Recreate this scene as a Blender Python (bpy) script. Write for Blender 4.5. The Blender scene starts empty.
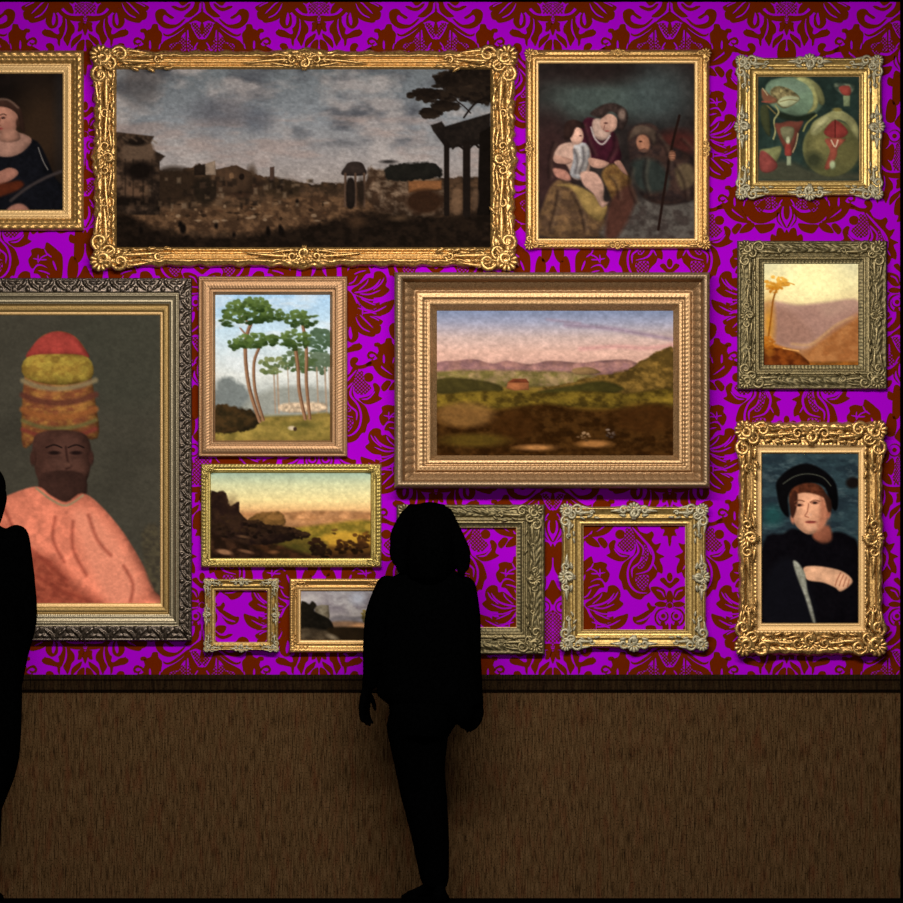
import bpy, math, random
import numpy as np
from mathutils import Vector, geometry

# ------------------------------------------------------------------ scene, camera, light
S = 0.0042                                   # metres per photograph pixel on the picture wall
FLOOR_PY = 898.0
def X(px): return (px - 451.5) * S
def Z(py): return (FLOOR_PY - py) * S
scene = bpy.context.scene
COL = scene.collection
vs = scene.view_settings
vs.view_transform = 'Standard'; vs.look = 'None'; vs.gamma = 1.0; vs.use_curve_mapping = False
vs.exposure = 0.0

CAM_D, CAM_Z = 22.0, 1.0
W = 903 * S
cam_data = bpy.data.cameras.new('gallery_camera')
cam = bpy.data.objects.new('gallery_camera', cam_data); COL.objects.link(cam)
cam.location = (0, -CAM_D, CAM_Z); cam.rotation_euler = (math.pi / 2, 0, 0)
cam_data.sensor_width = 36.0
cam_data.lens = 36.0 * CAM_D / W
cam_data.shift_y = (Z(451.5) - CAM_Z) / W
cam_data.clip_end = 100
scene.camera = cam

world = bpy.data.worlds.new('dim_room_air'); scene.world = world
world.use_nodes = True
world.node_tree.nodes['Background'].inputs[0].default_value = (1, 1, 1, 1)
world.node_tree.nodes['Background'].inputs[1].default_value = 0.0

def area_light(name, loc, target, sx, sy, power, color=(1, 1, 1)):
    ld = bpy.data.lights.new(name, 'AREA'); ld.shape = 'RECTANGLE'; ld.size = sx; ld.size_y = sy
    ld.energy = power; ld.color = color
    o = bpy.data.objects.new(name, ld); COL.objects.link(o)
    o.location = loc
    o.rotation_euler = (Vector(target) - Vector(loc)).to_track_quat('-Z', 'Y').to_euler()
    return o
area_light('ceiling_wash_light', (0.0, -3.4, 3.6), (0.05, -1.5, 0.0), 3.75, 0.35, 262, (1.0, 0.985, 0.97))
area_light('gallery_fill_light', (0, -9.0, 1.9), (0, 0, 1.2), 3.4, 1.6, 96, (1.0, 0.985, 0.97))

# ------------------------------------------------------------------ helpers
def lin(c):
    c = np.asarray(c, dtype=float) / 255.0
    return np.where(c <= 0.04045, c / 12.92, ((c + 0.055) / 1.055) ** 2.4)
def l4(c):
    v = lin(c); return (float(v[0]), float(v[1]), float(v[2]), 1.0)

def principled(name, rough=0.8, metallic=0.0, spec=0.3):
    m = bpy.data.materials.new(name); m.use_nodes = True
    b = m.node_tree.nodes['Principled BSDF']
    b.inputs['Roughness'].default_value = rough
    b.inputs['Metallic'].default_value = metallic
    b.inputs['Specular IOR Level'].default_value = spec
    return m, m.node_tree, b

def noise_mat(name, c1, c2, scale=(60, 60, 60), rough=0.8, metallic=0.0, spec=0.3, lo=0.35, hi=0.65, detail=3, bump=0.0):
    m, nt, b = principled(name, rough, metallic, spec)
    tc = nt.nodes.new('ShaderNodeTexCoord'); mp = nt.nodes.new('ShaderNodeMapping')
    mp.inputs['Scale'].default_value = scale
    nz = nt.nodes.new('ShaderNodeTexNoise'); nz.inputs['Scale'].default_value = 1.0; nz.inputs['Detail'].default_value = detail
    cr = nt.nodes.new('ShaderNodeValToRGB')
    cr.color_ramp.elements[0].position = lo; cr.color_ramp.elements[0].color = l4(c1)
    cr.color_ramp.elements[1].position = hi; cr.color_ramp.elements[1].color = l4(c2)
    nt.links.new(tc.outputs['Object'], mp.inputs['Vector']); nt.links.new(mp.outputs['Vector'], nz.inputs['Vector'])
    nt.links.new(nz.outputs['Fac'], cr.inputs['Fac']); nt.links.new(cr.outputs['Color'], b.inputs['Base Color'])
    if bump:
        bp = nt.nodes.new('ShaderNodeBump'); bp.inputs['Strength'].default_value = bump; bp.inputs['Distance'].default_value = 0.003
        nt.links.new(nz.outputs['Fac'], bp.inputs['Height']); nt.links.new(bp.outputs['Normal'], b.inputs['Normal'])
    return m

def mesh_obj(name, verts, faces, mats, parent=None, loc=(0, 0, 0), face_mats=None, smooth=False):
    me = bpy.data.meshes.new(name)
    me.from_pydata([tuple(v) for v in verts] if not isinstance(verts, np.ndarray) else verts.tolist(), [], faces)
    for m in (mats if isinstance(mats, (list, tuple)) else [mats]): me.materials.append(m)
    if face_mats is not None: me.polygons.foreach_set('material_index', np.asarray(face_mats, dtype=np.int32))
    if smooth: me.polygons.foreach_set('use_smooth', np.ones(len(me.polygons), dtype=bool))
    me.update()
    o = bpy.data.objects.new(name, me); COL.objects.link(o); o.location = loc
    if parent: o.parent = parent
    return o

def thing(name, label, cat, loc, group=None):
    o = bpy.data.objects.new(name, None); COL.objects.link(o); o.location = loc
    o.empty_display_size = 0.1
    o['label'] = label; o['category'] = cat
    if group: o['group'] = group
    return o

def box(V, F, x0, x1, y0, y1, z0, z1):
    b = len(V)
    V += [(x0, y0, z0), (x1, y0, z0), (x1, y1, z0), (x0, y1, z0), (x0, y0, z1), (x1, y0, z1), (x1, y1, z1), (x0, y1, z1)]
    F += [tuple(b + i for i in f) for f in ((0, 3, 2, 1), (4, 5, 6, 7), (0, 1, 5, 4), (1, 2, 6, 5), (2, 3, 7, 6), (3, 0, 4, 7))]

def catmull(pts, n=5, closed=True):
    P = np.asarray(pts, float); N = len(P); out = []
    rng = range(N) if closed else range(N - 1)
    for i in rng:
        if closed: p0, p1, p2, p3 = P[i - 1], P[i], P[(i + 1) % N], P[(i + 2) % N]
        else: p0, p1, p2, p3 = P[max(i - 1, 0)], P[i], P[i + 1], P[min(i + 2, N - 1)]
        for k in range(n):
            t = k / n
            out.append(0.5 * ((2 * p1) + (-p0 + p2) * t + (2 * p0 - 5 * p1 + 4 * p2 - p3) * t * t + (-p0 + 3 * p1 - 3 * p2 + p3) * t ** 3))
    if not closed: out.append(P[-1])
    return np.array(out)

def tube(V, F, pts, rad, flat=1.0, ns=8, cap=True):
    """swept tube; flat squashes it towards the wall direction (y)"""
    P = np.asarray(pts, float); n = len(P)
    T = np.gradient(P, axis=0); T /= (np.linalg.norm(T, axis=1)[:, None] + 1e-9)
    Y = np.array([0, -1.0, 0]); base = len(V)
    prev = None
    for i in range(n):
        s = np.cross(T[i], Y); l = np.linalg.norm(s)
        if l < 0.15: s = prev if prev is not None else np.array([1.0, 0, 0])
        else: s = s / l
        if prev is not None and np.dot(s, prev) < 0: s = -s
        prev = s
        u = np.cross(s, T[i]); u /= np.linalg.norm(u) + 1e-9
        r = rad[i] if hasattr(rad, '__len__') else rad
        for k in range(ns):
            a = 2 * math.pi * k / ns
            V.append(tuple(P[i] + r * (math.cos(a) * s + math.sin(a) * u * flat)))
    for i in range(n - 1):
        for k in range(ns):
            a = base + i * ns + k; b = base + i * ns + (k + 1) % ns
            F.append((a, b, b + ns, a + ns))
    if cap:
        F.append(tuple(base + k for k in reversed(range(ns)))); F.append(tuple(base + (n - 1) * ns + k for k in range(ns)))

def ellipsoid(V, F, c, r, nu=14, nv=9, rotz=0.0):
    base = len(V); c = np.asarray(c, float); ca, sa = math.cos(rotz), math.sin(rotz)
    for j in range(nv + 1):
        th = math.pi * j / nv
        for i in range(nu):
            a = 2 * math.pi * i / nu
            x, y, z = r[0] * math.sin(th) * math.cos(a), r[1] * math.sin(th) * math.sin(a), r[2] * math.cos(th)
            V.append((c[0] + x * ca - y * sa, c[1] + x * sa + y * ca, c[2] + z))
    for j in range(nv):
        for i in range(nu):
            a = base + j * nu + i; b = base + j * nu + (i + 1) % nu
            F.append((a, a + nu, b + nu, b))

# ------------------------------------------------------------------ damask wallpaper (one mesh, printed pattern)
# one printed motif, traced once, half of it; offsets are from the motif's centre, x out from its axis, y down
DARK, GROUND = 1, 0
MOTIF = []            # (level, material, outline)
def tr(pts, x0, y0, sc, ax):      # tracing coordinates -> offsets from the motif's axis and centre
    return [((ax - u) / sc if ax is not None else x0 + u / sc, y0 + v / sc) for u, v in pts]
def grow(c, w=0.55):
    d = np.roll(c, -1, 0) - np.roll(c, 1, 0); d /= np.linalg.norm(d, axis=1)[:, None] + 1e-9
    area = 0.5 * np.sum(c[:, 0] * np.roll(c[:, 1], -1) - np.roll(c[:, 0], -1) * c[:, 1])
    return c + np.stack([d[:, 1], -d[:, 0]], 1) * w * (1 if area > 0 else -1)
def dk(pts, t, lv=1, n=4): MOTIF.append((lv, DARK, grow(catmull(tr(pts, *t), n), 0.1 if (t[2] > 15 or t[2] == 8.209) else 0.25)))
def gd(pts, t, lv=2, n=4): MOTIF.append((lv, GROUND, catmull(tr(pts, *t), n)))
def stroke_poly(c, w):
    w = w * 1.1; c = np.asarray(c, float); d = np.gradient(c, axis=0); d /= np.linalg.norm(d, axis=1)[:, None] + 1e-9
    nrm = np.stack([-d[:, 1], d[:, 0]], 1); n = len(c)
    ww = w * np.clip(np.minimum(np.arange(n) / (n * 0.18) + 0.35, (n - 1 - np.arange(n)) / (n * 0.3) + 0.2), 0, 1)
    return np.concatenate([c + nrm * ww[:, None] / 2, (c - nrm * ww[:, None] / 2)[::-1]])
def ln(pts, t, w=1.1, mat=GROUND, lv=2):
    MOTIF.append((lv, mat, stroke_poly(catmull(tr(pts, *t), 4, closed=False), w)))
def inpoly(p, poly):
    x, y = p; c = False; n = len(poly)
    for i in range(n):
        x1, y1 = poly[i]; x2, y2 = poly[i - 1]
        if (y1 > y) != (y2 > y) and x < (x2 - x1) * (y - y1) / (y2 - y1) + x1: c = not c
    return c
def lattice(pts, t, pitch=3.7, w=1.35, lv=3):
    """a patch of fine printed diamond lattice"""
    poly = catmull(tr(pts, *t), 4); MOTIF.append((lv - 1, GROUND, poly))
    mn, mx = poly.min(0), poly.max(0); L = (mx - mn).max() * 1.5
    for sgn in (1, -1):
        lo_, hi_ = (mn[0] + mn[1], mx[0] + mx[1]) if sgn == 1 else (mn[0] - mx[1], mx[0] - mn[1])
        k = math.floor(lo_ / pitch)
        while k * pitch < hi_:
            c = k * pitch; k += 1
            run = []
            ys = np.arange(mn[1], mx[1] + 0.01, 0.5)
            for y in ys:
                x = c - sgn * y
                ok = mn[0] <= x <= mx[0] and inpoly((x, y), poly)
                if ok: run.append((x, y))
                if (not ok or y == ys[-1]) and run:
                    if len(run) > 1:
                        a, b = np.array(run[0]), np.array(run[-1]); d = (b - a) / np.linalg.norm(b - a); q = np.array([-d[1], d[0]]) * w / 2
                        MOTIF.append((lv, DARK, np.array([a + q, b + q, b - q, a - q])))
                    run = []
def ring(cx, cy, r, w, t, a0=0, a1=360):
    a = np.radians(np.linspace(a0, a1, 22)); c = tr([(cx + r * math.cos(q), cy + r * math.sin(q)) for q in a], *t)
    MOTIF.append((3, DARK, stroke_poly(np.array(c), w)))
def oval(cx, cy, rx, ry, t, ang=0, mat=DARK, lv=1):
    a = np.linspace(0, 2 * math.pi, 14, endpoint=False); q = math.radians(ang)
    pts = [(cx + rx * math.cos(k) * math.cos(q) - ry * math.sin(k) * math.sin(q), cy + rx * math.cos(k) * math.sin(q) + ry * math.sin(k) * math.cos(q)) for k in a]
    MOTIF.append((lv, mat, np.array(tr(pts, *t))))

TB = (0, 49, 8.209, 747)            # paisley and palmette
# crown pointing down
dk([(747,20),(700,40),(675,60),(705,85),(690,130),(728,132),(735,190),(747,208)], TB)
# palmette
oval(747,468,25,38,TB); dk([(665,492),(700,472),(730,510),(747,520),(747,560),(720,545)], TB)
dk([(590,555),(640,545),(700,570),(715,610),(712,655),(660,655),(610,600)], TB); ln([(640,575),(680,590),(705,635)],TB,1.2)
dk([(622,690),(660,668),(715,680),(705,712),(650,712)], TB)
dk([(747,580),(725,600),(718,650),(730,675),(747,668)], TB)
oval(747,702,24,24,TB); ln([(722,720),(715,690),(735,665),(747,660)],TB,1.0,DARK,3)
ring(692,790,40,1.6,TB,-70,200); oval(694,788,20,20,TB)
ring(700,800,72,1.9,TB,110,285); oval(690,852,22,20,TB); oval(730,880,10,34,TB); oval(590,880,45,18,TB)
dk([(445,795),(480,790),(560,745),(575,735),(558,700),(575,675),(600,705),(635,712),(600,760),(580,800),(540,850),(490,860),(450,835)], TB)
ln([(475,835),(540,815),(590,775),(640,735)],TB,1.5)
# paisley
dk([(470,40),(500,90),(560,112),(600,92),(618,125),(600,165),(630,200),(675,188),(655,235),(640,265),(705,300),(665,322),(690,385),(685,440),(650,428),(635,465),(600,500),(575,540),(590,590),(540,625),(505,655),(440,632),(395,575),(368,570),(350,505),(328,470),(345,400),(370,350),(430,305),(455,280),(470,215),(450,140),(425,50)], TB, 1, 3)
ln([(440,60),(520,150),(590,230),(615,300),(600,370),(560,420),(470,445)],TB,1.9)
ln([(470,180),(490,260),(430,340),(402,430),(420,530),(480,590),(560,600)],TB,1.7)
ln([(520,300),(500,350),(440,400),(440,470)],TB,1.5); ln([(560,200),(600,290)],TB,1.1); ln([(600,340),(640,410)],TB,1.1)
ln([(470,160),(530,230),(520,290)],TB,1.3)
lattice([(470,470),(570,455),(562,540),(530,578),(482,535)],TB)
lattice([(540,205),(572,260),(560,330),(520,395),(485,385),(530,300)],TB)
oval(340,118,42,40,TB)
dk([(245,205),(280,165),(305,175),(295,225),(335,268),(400,285),(420,295),(375,335),(310,335),(228,292),(258,268)], TB)
ln([(290,235),(340,290),(400,298)],TB,1.3)
lattice([(385,75),(430,70),(460,150),(455,230),(395,262),(340,235),(315,190),(370,150)],TB)
# acanthus (beside the axis half a repeat below)
TA = (25, -108, 8.209, None)
dk([(-20,420),(25,360),(60,330),(112,298),(132,350),(190,342),(240,362),(235,400),(262,440),(250,490),(225,515),(190,478),(140,485),(100,515),(60,600),(-10,600)], TA)
ln([(90,395),(150,420),(185,470)],TA,1.1); ln([(180,400),(185,460)],TA,1.0); ln([(60,450),(30,530)],TA,1.6)
dk([(90,525),(150,492),(195,500),(218,550),(180,560),(140,610),(105,645),(20,655),(10,610),(60,600)], TA)
dk([(60,690),(130,640),(200,590),(240,592),(250,545),(300,535),(342,570),(352,620),(342,655),(375,690),(320,740),(270,752),(200,752),(95,728)], TA)
ln([(85,712),(190,692),(260,655),(300,600)],TA,1.6); ln([(120,690),(180,640),(200,600)],TA,1.0)
dk([(95,735),(170,780),(250,800),(292,790),(280,830),(200,852),(145,820)], TA)
dk([(105,790),(160,850),(250,850),(310,800),(370,780),(412,770),(405,820),(370,870),(300,900),(180,900),(130,860)], TA)
ln([(150,880),(260,865),(350,820)],TA,1.2)
dk([(20,690),(50,740),(72,900),(98,900),(90,780),(60,715)], TA); dk([(-40,660),(0,700),(30,780),(25,900),(-20,900),(-20,780)], TA)
for pts in ([(70,420),(110,390),(130,350)], [(110,440),(170,440),(225,430)], [(85,560),(130,540),(180,530)], [(40,640),(80,620),(110,570)], [(130,720),(210,725),(300,690)], [(240,690),(300,640),(330,590)], [(140,760),(200,790),(260,815)], [(120,740),(200,770),(290,770)], [(110,785),(150,840),(150,900)], [(90,760),(120,800),(180,850),(240,858)]): ln(pts, TA, 1.1)
TA2 = (24, -44, 5.017, None)
dk([(75,225),(100,198),(170,268),(190,285),(180,318),(130,318),(88,280)], TA2); ln([(85,225),(150,290)],TA2,1.2)
dk([(30,350),(40,300),(62,285),(78,330),(55,362)], TA2); oval(66,388,33,19,TA2,-12)
dk([(-40,180),(20,200),(40,240),(35,290),(-10,260),(-40,240)], TA2)
# fan under the centre
FB = (0, 0, 15.05, 903); FA = (0, 0, 7.525, 460)
dk([(310,690),(330,655),(390,650),(435,700),(430,770),(380,815),(280,828),(190,805),(110,745),(140,715),(230,760),(310,772),(350,750),(325,720)], FB)
dk([(-20,560),(25,600),(25,660),(60,690),(130,705),(200,770),(150,790),(85,785),(40,850),(-30,850)], FB); ln([(25,655),(50,605),(115,582),(168,620),(155,680)],FB,2.1,DARK,1)
dk([(35,215),(80,208),(108,160),(160,130),(260,90),(340,40),(400,60),(390,150),(330,250),(270,300),(190,330),(90,345),(45,300)], FB); ln([(140,268),(240,220),(310,140),(350,50)],FB,1.1)
dk([(-60,110),(0,70),(80,40),(340,10),(280,70),(150,108),(60,140),(-20,165)], FB); ln([(0,100),(70,60),(140,35)],FB,1.0)
dk([(-40,30),(60,-60),(330,-160),(360,-60),(340,0),(120,20)], FB); ln([(40,0),(180,-50),(320,-90)],FB,1.2)
dk([(345,230),(400,130),(425,125),(435,185),(460,205),(490,240),(492,370),(430,428),(370,420),(340,330)], FB); gd([(432,190),(455,250),(450,330),(420,382),(402,330),(415,250)], FB)
dk([(385,20),(470,60),(560,165),(640,222),(760,240),(903,235),(903,318),(760,322),(690,310),(640,300),(560,250),(480,170),(420,100)], FB)
dk([(480,10),(620,30),(700,90),(730,200),(650,190),(560,100)], FB); dk([(480,-40),(640,-120),(740,-200),(770,-60),(720,60),(620,10)], FB)
lattice([(903,-210),(820,-220),(770,-120),(770,0),(740,80),(760,200),(860,215),(880,300),(903,320)],FB)
dk([(560,260),(608,300),(600,440),(560,560),(530,600),(520,695),(490,660),(480,590),(430,575),(340,550),(295,500),(290,435),(330,450),(400,470),(470,512),(512,500),(500,430),(530,400),(560,330)], FB)
dk([(622,260),(690,330),(740,400),(742,480),(700,530),(680,600),(640,695),(610,650),(572,580),(612,500),(632,400)], FB)
dk([(800,340),(890,335),(870,420),(855,445),(838,470),(790,472),(800,400)], FB); dk([(903,335),(872,380),(862,430),(903,535)], FB)
dk([(855,505),(800,530),(720,590),(690,650),(695,725),(750,670),(830,590)], FB); dk([(888,595),(820,620),(772,700),(760,840),(800,875),(860,800),(893,690)], FB)
# centre surround
C0 = (0, 0, 1.0, None)
dk([(17,-24),(30,-22),(38,-8),(36,6),(28,8),(24,-4),(15,-12)], C0); dk([(40,-30),(52,-26),(54,-12),(44,-6),(40,-14)], C0)
ring(9,-21,6,1.4,C0,0,330); oval(9,-21,2.4,2.4,C0); oval(0,-14,3.2,4,C0)
dk([(0,-48),(5,-40),(9,-34),(3,-28),(0,-24)], C0)
dk([(2,-80),(6,-86),(10,-82),(11,-55),(6,-52),(1,-62)], C0); dk([(7,-50),(13,-58),(17,-50),(17,-36),(9,-36)], C0)
# fan top
FC = (0, -157, 15.05, 903); FT = (0, -157, 7.525, 451)
dk([(195,230),(220,160),(290,130),(350,150),(390,200),(480,262),(440,285),(370,240),(340,225),(315,260),(330,320),(400,358),(500,370),(560,340),(630,283),(650,290),(560,385),(440,432),(330,420),(230,340)], FC)
dk([(320,500),(370,520),(440,500),(560,420),(680,330),(700,342),(620,430),(480,525),(390,552),(330,532)], FC)
dk([(290,700),(320,630),(400,580),(500,530),(620,440),(690,350),(740,380),(710,430),(620,510),(560,600),(500,690),(440,740),(300,740)], FC)
dk([(440,95),(500,88),(560,115),(640,105),(700,55),(735,60),(690,125),(600,168),(500,142)], FC); dk([(540,0),(600,85),(680,48),(700,0),(620,-40)], FC)
dk([(630,250),(700,180),(760,120),(790,50),(800,-40),(860,-40),(862,60),(850,150),(800,212),(720,262)], FC)
dk([(690,345),(740,285),(850,205),(903,180),(903,330),(860,325),(800,310),(740,335)], FC); ln([(885,40),(880,120),(860,190)],FC,1.2)
dk([(903,20),(890,80),(885,160),(903,200)], FC)
dk([(690,350),(735,395),(790,500),(850,585),(903,600),(903,760),(820,720),(770,720),(720,640),(700,500)], FC); dk([(903,330),(872,400),(880,480),(903,530)], FC, 4)
lattice([(745,365),(820,345),(870,430),(893,520),(860,572),(800,480)],FC,3.4); lattice([(520,650),(570,590),(640,560),(652,760),(460,760)],FC,3.4); lattice([(690,560),(740,620),(765,760),(690,760)],FC,3.4)
ln([(668,400),(664,560),(668,750)],FC,1.6,DARK,4); ln([(700,420),(730,560),(760,700)],FC,1.3,DARK,4); ln([(840,640),(800,700),(780,760)],FC,1.0)
dk([(20,475),(60,462),(130,430),(155,372),(200,360),(238,372),(248,440),(300,505),(292,600),(255,740),(60,740),(42,560)], FC); ln([(122,740),(118,610)],FC,1.7)
dk([(-20,440),(40,430),(72,462),(40,492),(-20,485)], FC); ln([(255,740),(275,650)],FC,1.0)
# lotus
LT = (0, -124, 5.017, 447)
oval(447,108,17,42,LT); ln([(420,80),(416,130),(435,175),(447,192)],LT,1.9,DARK,1); ln([(405,110),(400,150),(425,185)],LT,1.5,DARK,1)
dk([(285,50),(240,60),(238,110),(280,160),(340,165),(402,128),(430,70),(380,112),(330,110),(300,85)], LT); dk([(330,90),(380,55),(425,50),(400,85),(360,100)], LT)
lattice([(285,60),(330,50),(345,75),(320,110),(295,95)],LT,3.2)
dk([(288,176),(300,202),(322,218),(372,202),(388,168),(340,172)], LT); dk([(278,165),(285,182),(258,208),(212,216),(225,188),(250,168)], LT)
dk([(200,168),(222,180),(190,222),(172,200)], LT); dk([(125,60),(160,95),(215,135),(270,158),(240,165),(180,150),(140,110)], LT)
dk([(160,40),(185,50),(230,110),(250,150),(200,115),(165,80)], LT); dk([(205,50),(228,50),(235,90),(250,135),(222,100)], LT)
ring(124,40,16,1.8,LT,20,330)
dk([(447,200),(436,216),(415,205),(405,235),(372,222),(372,262),(447,268)], LT)

wall_x0, wall_x1 = -200.0, 900.0
ceil_py, rail_py = 2.0, 676.0
def wall_mesh():
    V, F, FM = [], [], []
    # wall slab
    box(V, F, X(wall_x0), X(wall_x1), 0.0, 0.12, Z(FLOOR_PY), Z(ceil_py)); FM += [0] * 6
    halves = []
    for pi, (lv, mat, poly) in enumerate(MOTIF):
        p = [Vector((float(a), float(b), 0)) for a, b in poly]
        for v in p: v.x = max(v.x, 0.0)
        q = [p[0]]
        for v in p[1:]:
            if (v - q[-1]).length > 0.05: q.append(v)
        if len(q) < 3: continue
        tris = geometry.tessellate_polygon([q])
        if tris: halves.append((lv * 0.0004 + pi * 2.5e-7 * 4, mat, [(v.x, v.y) for v in q], tris))
    for ai in range(-4, 6):
        axis = 319.0 + 116.9 * ai
        odd = ai % 2 != 0
        for k in range(-1, 4):
            cy = 314.0 * k + (157.0 if odd else 0.0)
            for sg in (1, -1):
                for lv, mat, q, tris in halves:
                    pts = [(axis + sg * a, cy + b) for a, b in q]
                    if max(p[0] for p in pts) < wall_x0 or min(p[0] for p in pts) > wall_x1: continue
                    if max(p[1] for p in pts) < ceil_py or min(p[1] for p in pts) > rail_py + 6: continue
                    b0 = len(V); yy = -lv - (0.0000015 if sg > 0 else 0)
                    for a, b in pts:
                        V.append((X(min(max(a, wall_x0), wall_x1)), yy, Z(min(max(b, ceil_py), rail_py + 4))))
                    for t in tris:
                        A, B, C = (V[b0 + i] for i in t)
                        cr = (B[0] - A[0]) * (C[2] - A[2]) - (B[2] - A[2]) * (C[0] - A[0])
                        if abs(cr) < 1e-10: continue
                        F.append(tuple(b0 + i for i in (t if cr > 0 else t[::-1]))); FM.append(mat)
    return V, F, FM
paper_ground = noise_mat('wallpaper_purple', (148, 0, 178), (156, 2, 184), (900, 900, 900), rough=1.0, spec=0.0)
paper_print = noise_mat('wallpaper_russet_print', (88, 24, 0), (100, 32, 2), (700, 700, 700), rough=1.0, spec=0.0)
V, F, FM = wall_mesh()
wall = mesh_obj('wall_front', V, F, [paper_ground, paper_print], face_mats=FM); wall['kind'] = 'structure'

# wainscot, chair rail, floor, ceiling, side wall
def streaky(name, dark, mid, light, red):
    m, nt, b = principled(name, 1.0, 0, 0.0)
    tc = nt.nodes.new('ShaderNodeTexCoord')
    def nz(scale, sc, detail=4):
        mp = nt.nodes.new('ShaderNodeMapping'); mp.inputs['Scale'].default_value = scale
        n = nt.nodes.new('ShaderNodeTexNoise'); n.inputs['Scale'].default_value = sc; n.inputs['Detail'].default_value = detail
        nt.links.new(tc.outputs['Object'], mp.inputs['Vector']); nt.links.new(mp.outputs['Vector'], n.inputs['Vector']); return n
    def ramp(n, stops):
        r = nt.nodes.new('ShaderNodeValToRGB'); e = r.color_ramp.elements
        e[0].position, e[0].color = stops[0]; e[1].position, e[1].color = stops[-1]
        for p, c in stops[1:-1]: q = e.new(p); q.color = c
        nt.links.new(n.outputs['Fac'], r.inputs['Fac']); return r
    a = ramp(nz((170, 1, 14.0), 1.0, 5), [(0.30, l4(dark)), (0.47, l4(mid)), (0.68, l4(light))])
    g = ramp(nz((330, 1, 130), 1.0, 2), [(0.34, (0.1, 0.1, 0.1, 1)), (0.46, (1, 1, 1, 1))])
    r = ramp(nz((30, 1, 7), 1.0, 3), [(0.50, (0, 0, 0, 1)), (0.80, (1, 1, 1, 1))])
    mr = nt.nodes.new('ShaderNodeMixRGB'); mr.inputs['Color2'].default_value = l4(red)
    ms = nt.nodes.new('ShaderNodeMath'); ms.operation = 'MULTIPLY'; ms.inputs[1].default_value = 0.6
    nt.links.new(r.outputs['Color'], ms.inputs[0]); nt.links.new(ms.outputs[0], mr.inputs['Fac']); nt.links.new(a.outputs['Color'], mr.inputs['Color1'])
    mm = nt.nodes.new('ShaderNodeMixRGB'); mm.blend_type = 'MULTIPLY'; mm.inputs['Fac'].default_value = 1
    nt.links.new(mr.outputs['Color'], mm.inputs['Color1']); nt.links.new(g.outputs['Color'], mm.inputs['Color2'])
    nt.links.new(mm.outputs['Color'], b.inputs['Base Color'])
    return m
panel_mat = streaky('wainscot_brown_grain', (30, 19, 10), (68, 48, 27), (86, 64, 40), (74, 36, 20))
rail_mat = streaky('chair_rail_dark_grain', (14, 9, 5), (32, 21, 11), (46, 33, 18), (36, 20, 10))
V, F = [], []
box(V, F, X(wall_x0), X(wall_x1), -0.012, 0.0, Z(FLOOR_PY), Z(690))
o = mesh_obj('trim_1', V, F, panel_mat); o['kind'] = 'structure'
prof = [(0.0, 674.5), (-0.020, 674.5), (-0.026, 676), (-0.026, 679), (-0.020, 681), (-0.020, 686), (-0.028, 687), (-0.028, 689.5), (-0.018, 692), (0.0, 692)]
V, F = [], []
n = len(prof)
for xx in (X(wall_x0), X(wall_x1)):
    V += [(xx, y, Z(py)) for y, py in prof]
for i in range(n): F.append((i, (i + 1) % n, n + (i + 1) % n, n + i))
F += [tuple(range(n))[::-1], tuple(range(n, 2 * n))]
o = mesh_obj('trim_2', V, F, rail_mat); o['kind'] = 'structure'
black_paint = noise_mat('black_paint', (2, 2, 2), (4, 4, 4), rough=1.0, spec=0.0)
def struct_box(name, x0, x1, y0, y1, z0, z1):
    V, F = [], []; box(V, F, x0, x1, y0, y1, z0, z1)
    o = mesh_obj(name, V, F, black_paint); o['kind'] = 'structure'; return o
struct_box('floor', X(wall_x0), X(wall_x1) + 0.15, -24, 0.12, -0.12, 0.0)
struct_box('ceiling', X(wall_x0), X(wall_x1) + 0.15, -24, 0.12, Z(ceil_py), Z(ceil_py) + 0.12)
struct_box('wall_right', X(wall_x1), X(wall_x1) + 0.15, -24, 0.0, 0.0, Z(ceil_py))

# ------------------------------------------------------------------ frames
def gilt(name, c1, c2, metallic=0.7, rough=0.4, spec=0.5, sc=260):
    return noise_mat(name, c1, c2, (sc, sc, sc), rough=rough, metallic=metallic, spec=spec, lo=0.3, hi=0.7, detail=4, bump=0.25)
def bump1(d): return np.sqrt(np.clip(1 - d * d, 0, 1))
def ellb(s, t, cx, cy, rx, ry, ang=0):
    q = math.radians(ang); x = s - cx; y = t - cy
    u = (x * math.cos(q) + y * math.sin(q)) / rx; v = (-x * math.sin(q) + y * math.cos(q)) / ry
    return np.sqrt(np.clip(1 - u * u - v * v, 0, 1))
def beads(s, t, period, tc, r):
    m = (s % period) - period / 2
    return np.sqrt(np.clip(1 - (m / (period * 0.48)) ** 2 - ((t - tc) / r) ** 2, 0, 1))
def band(t, a, b, e=0.6): return np.clip((t - a) / e, 0, 1) * np.clip((b - t) / e, 0, 1)

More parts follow.
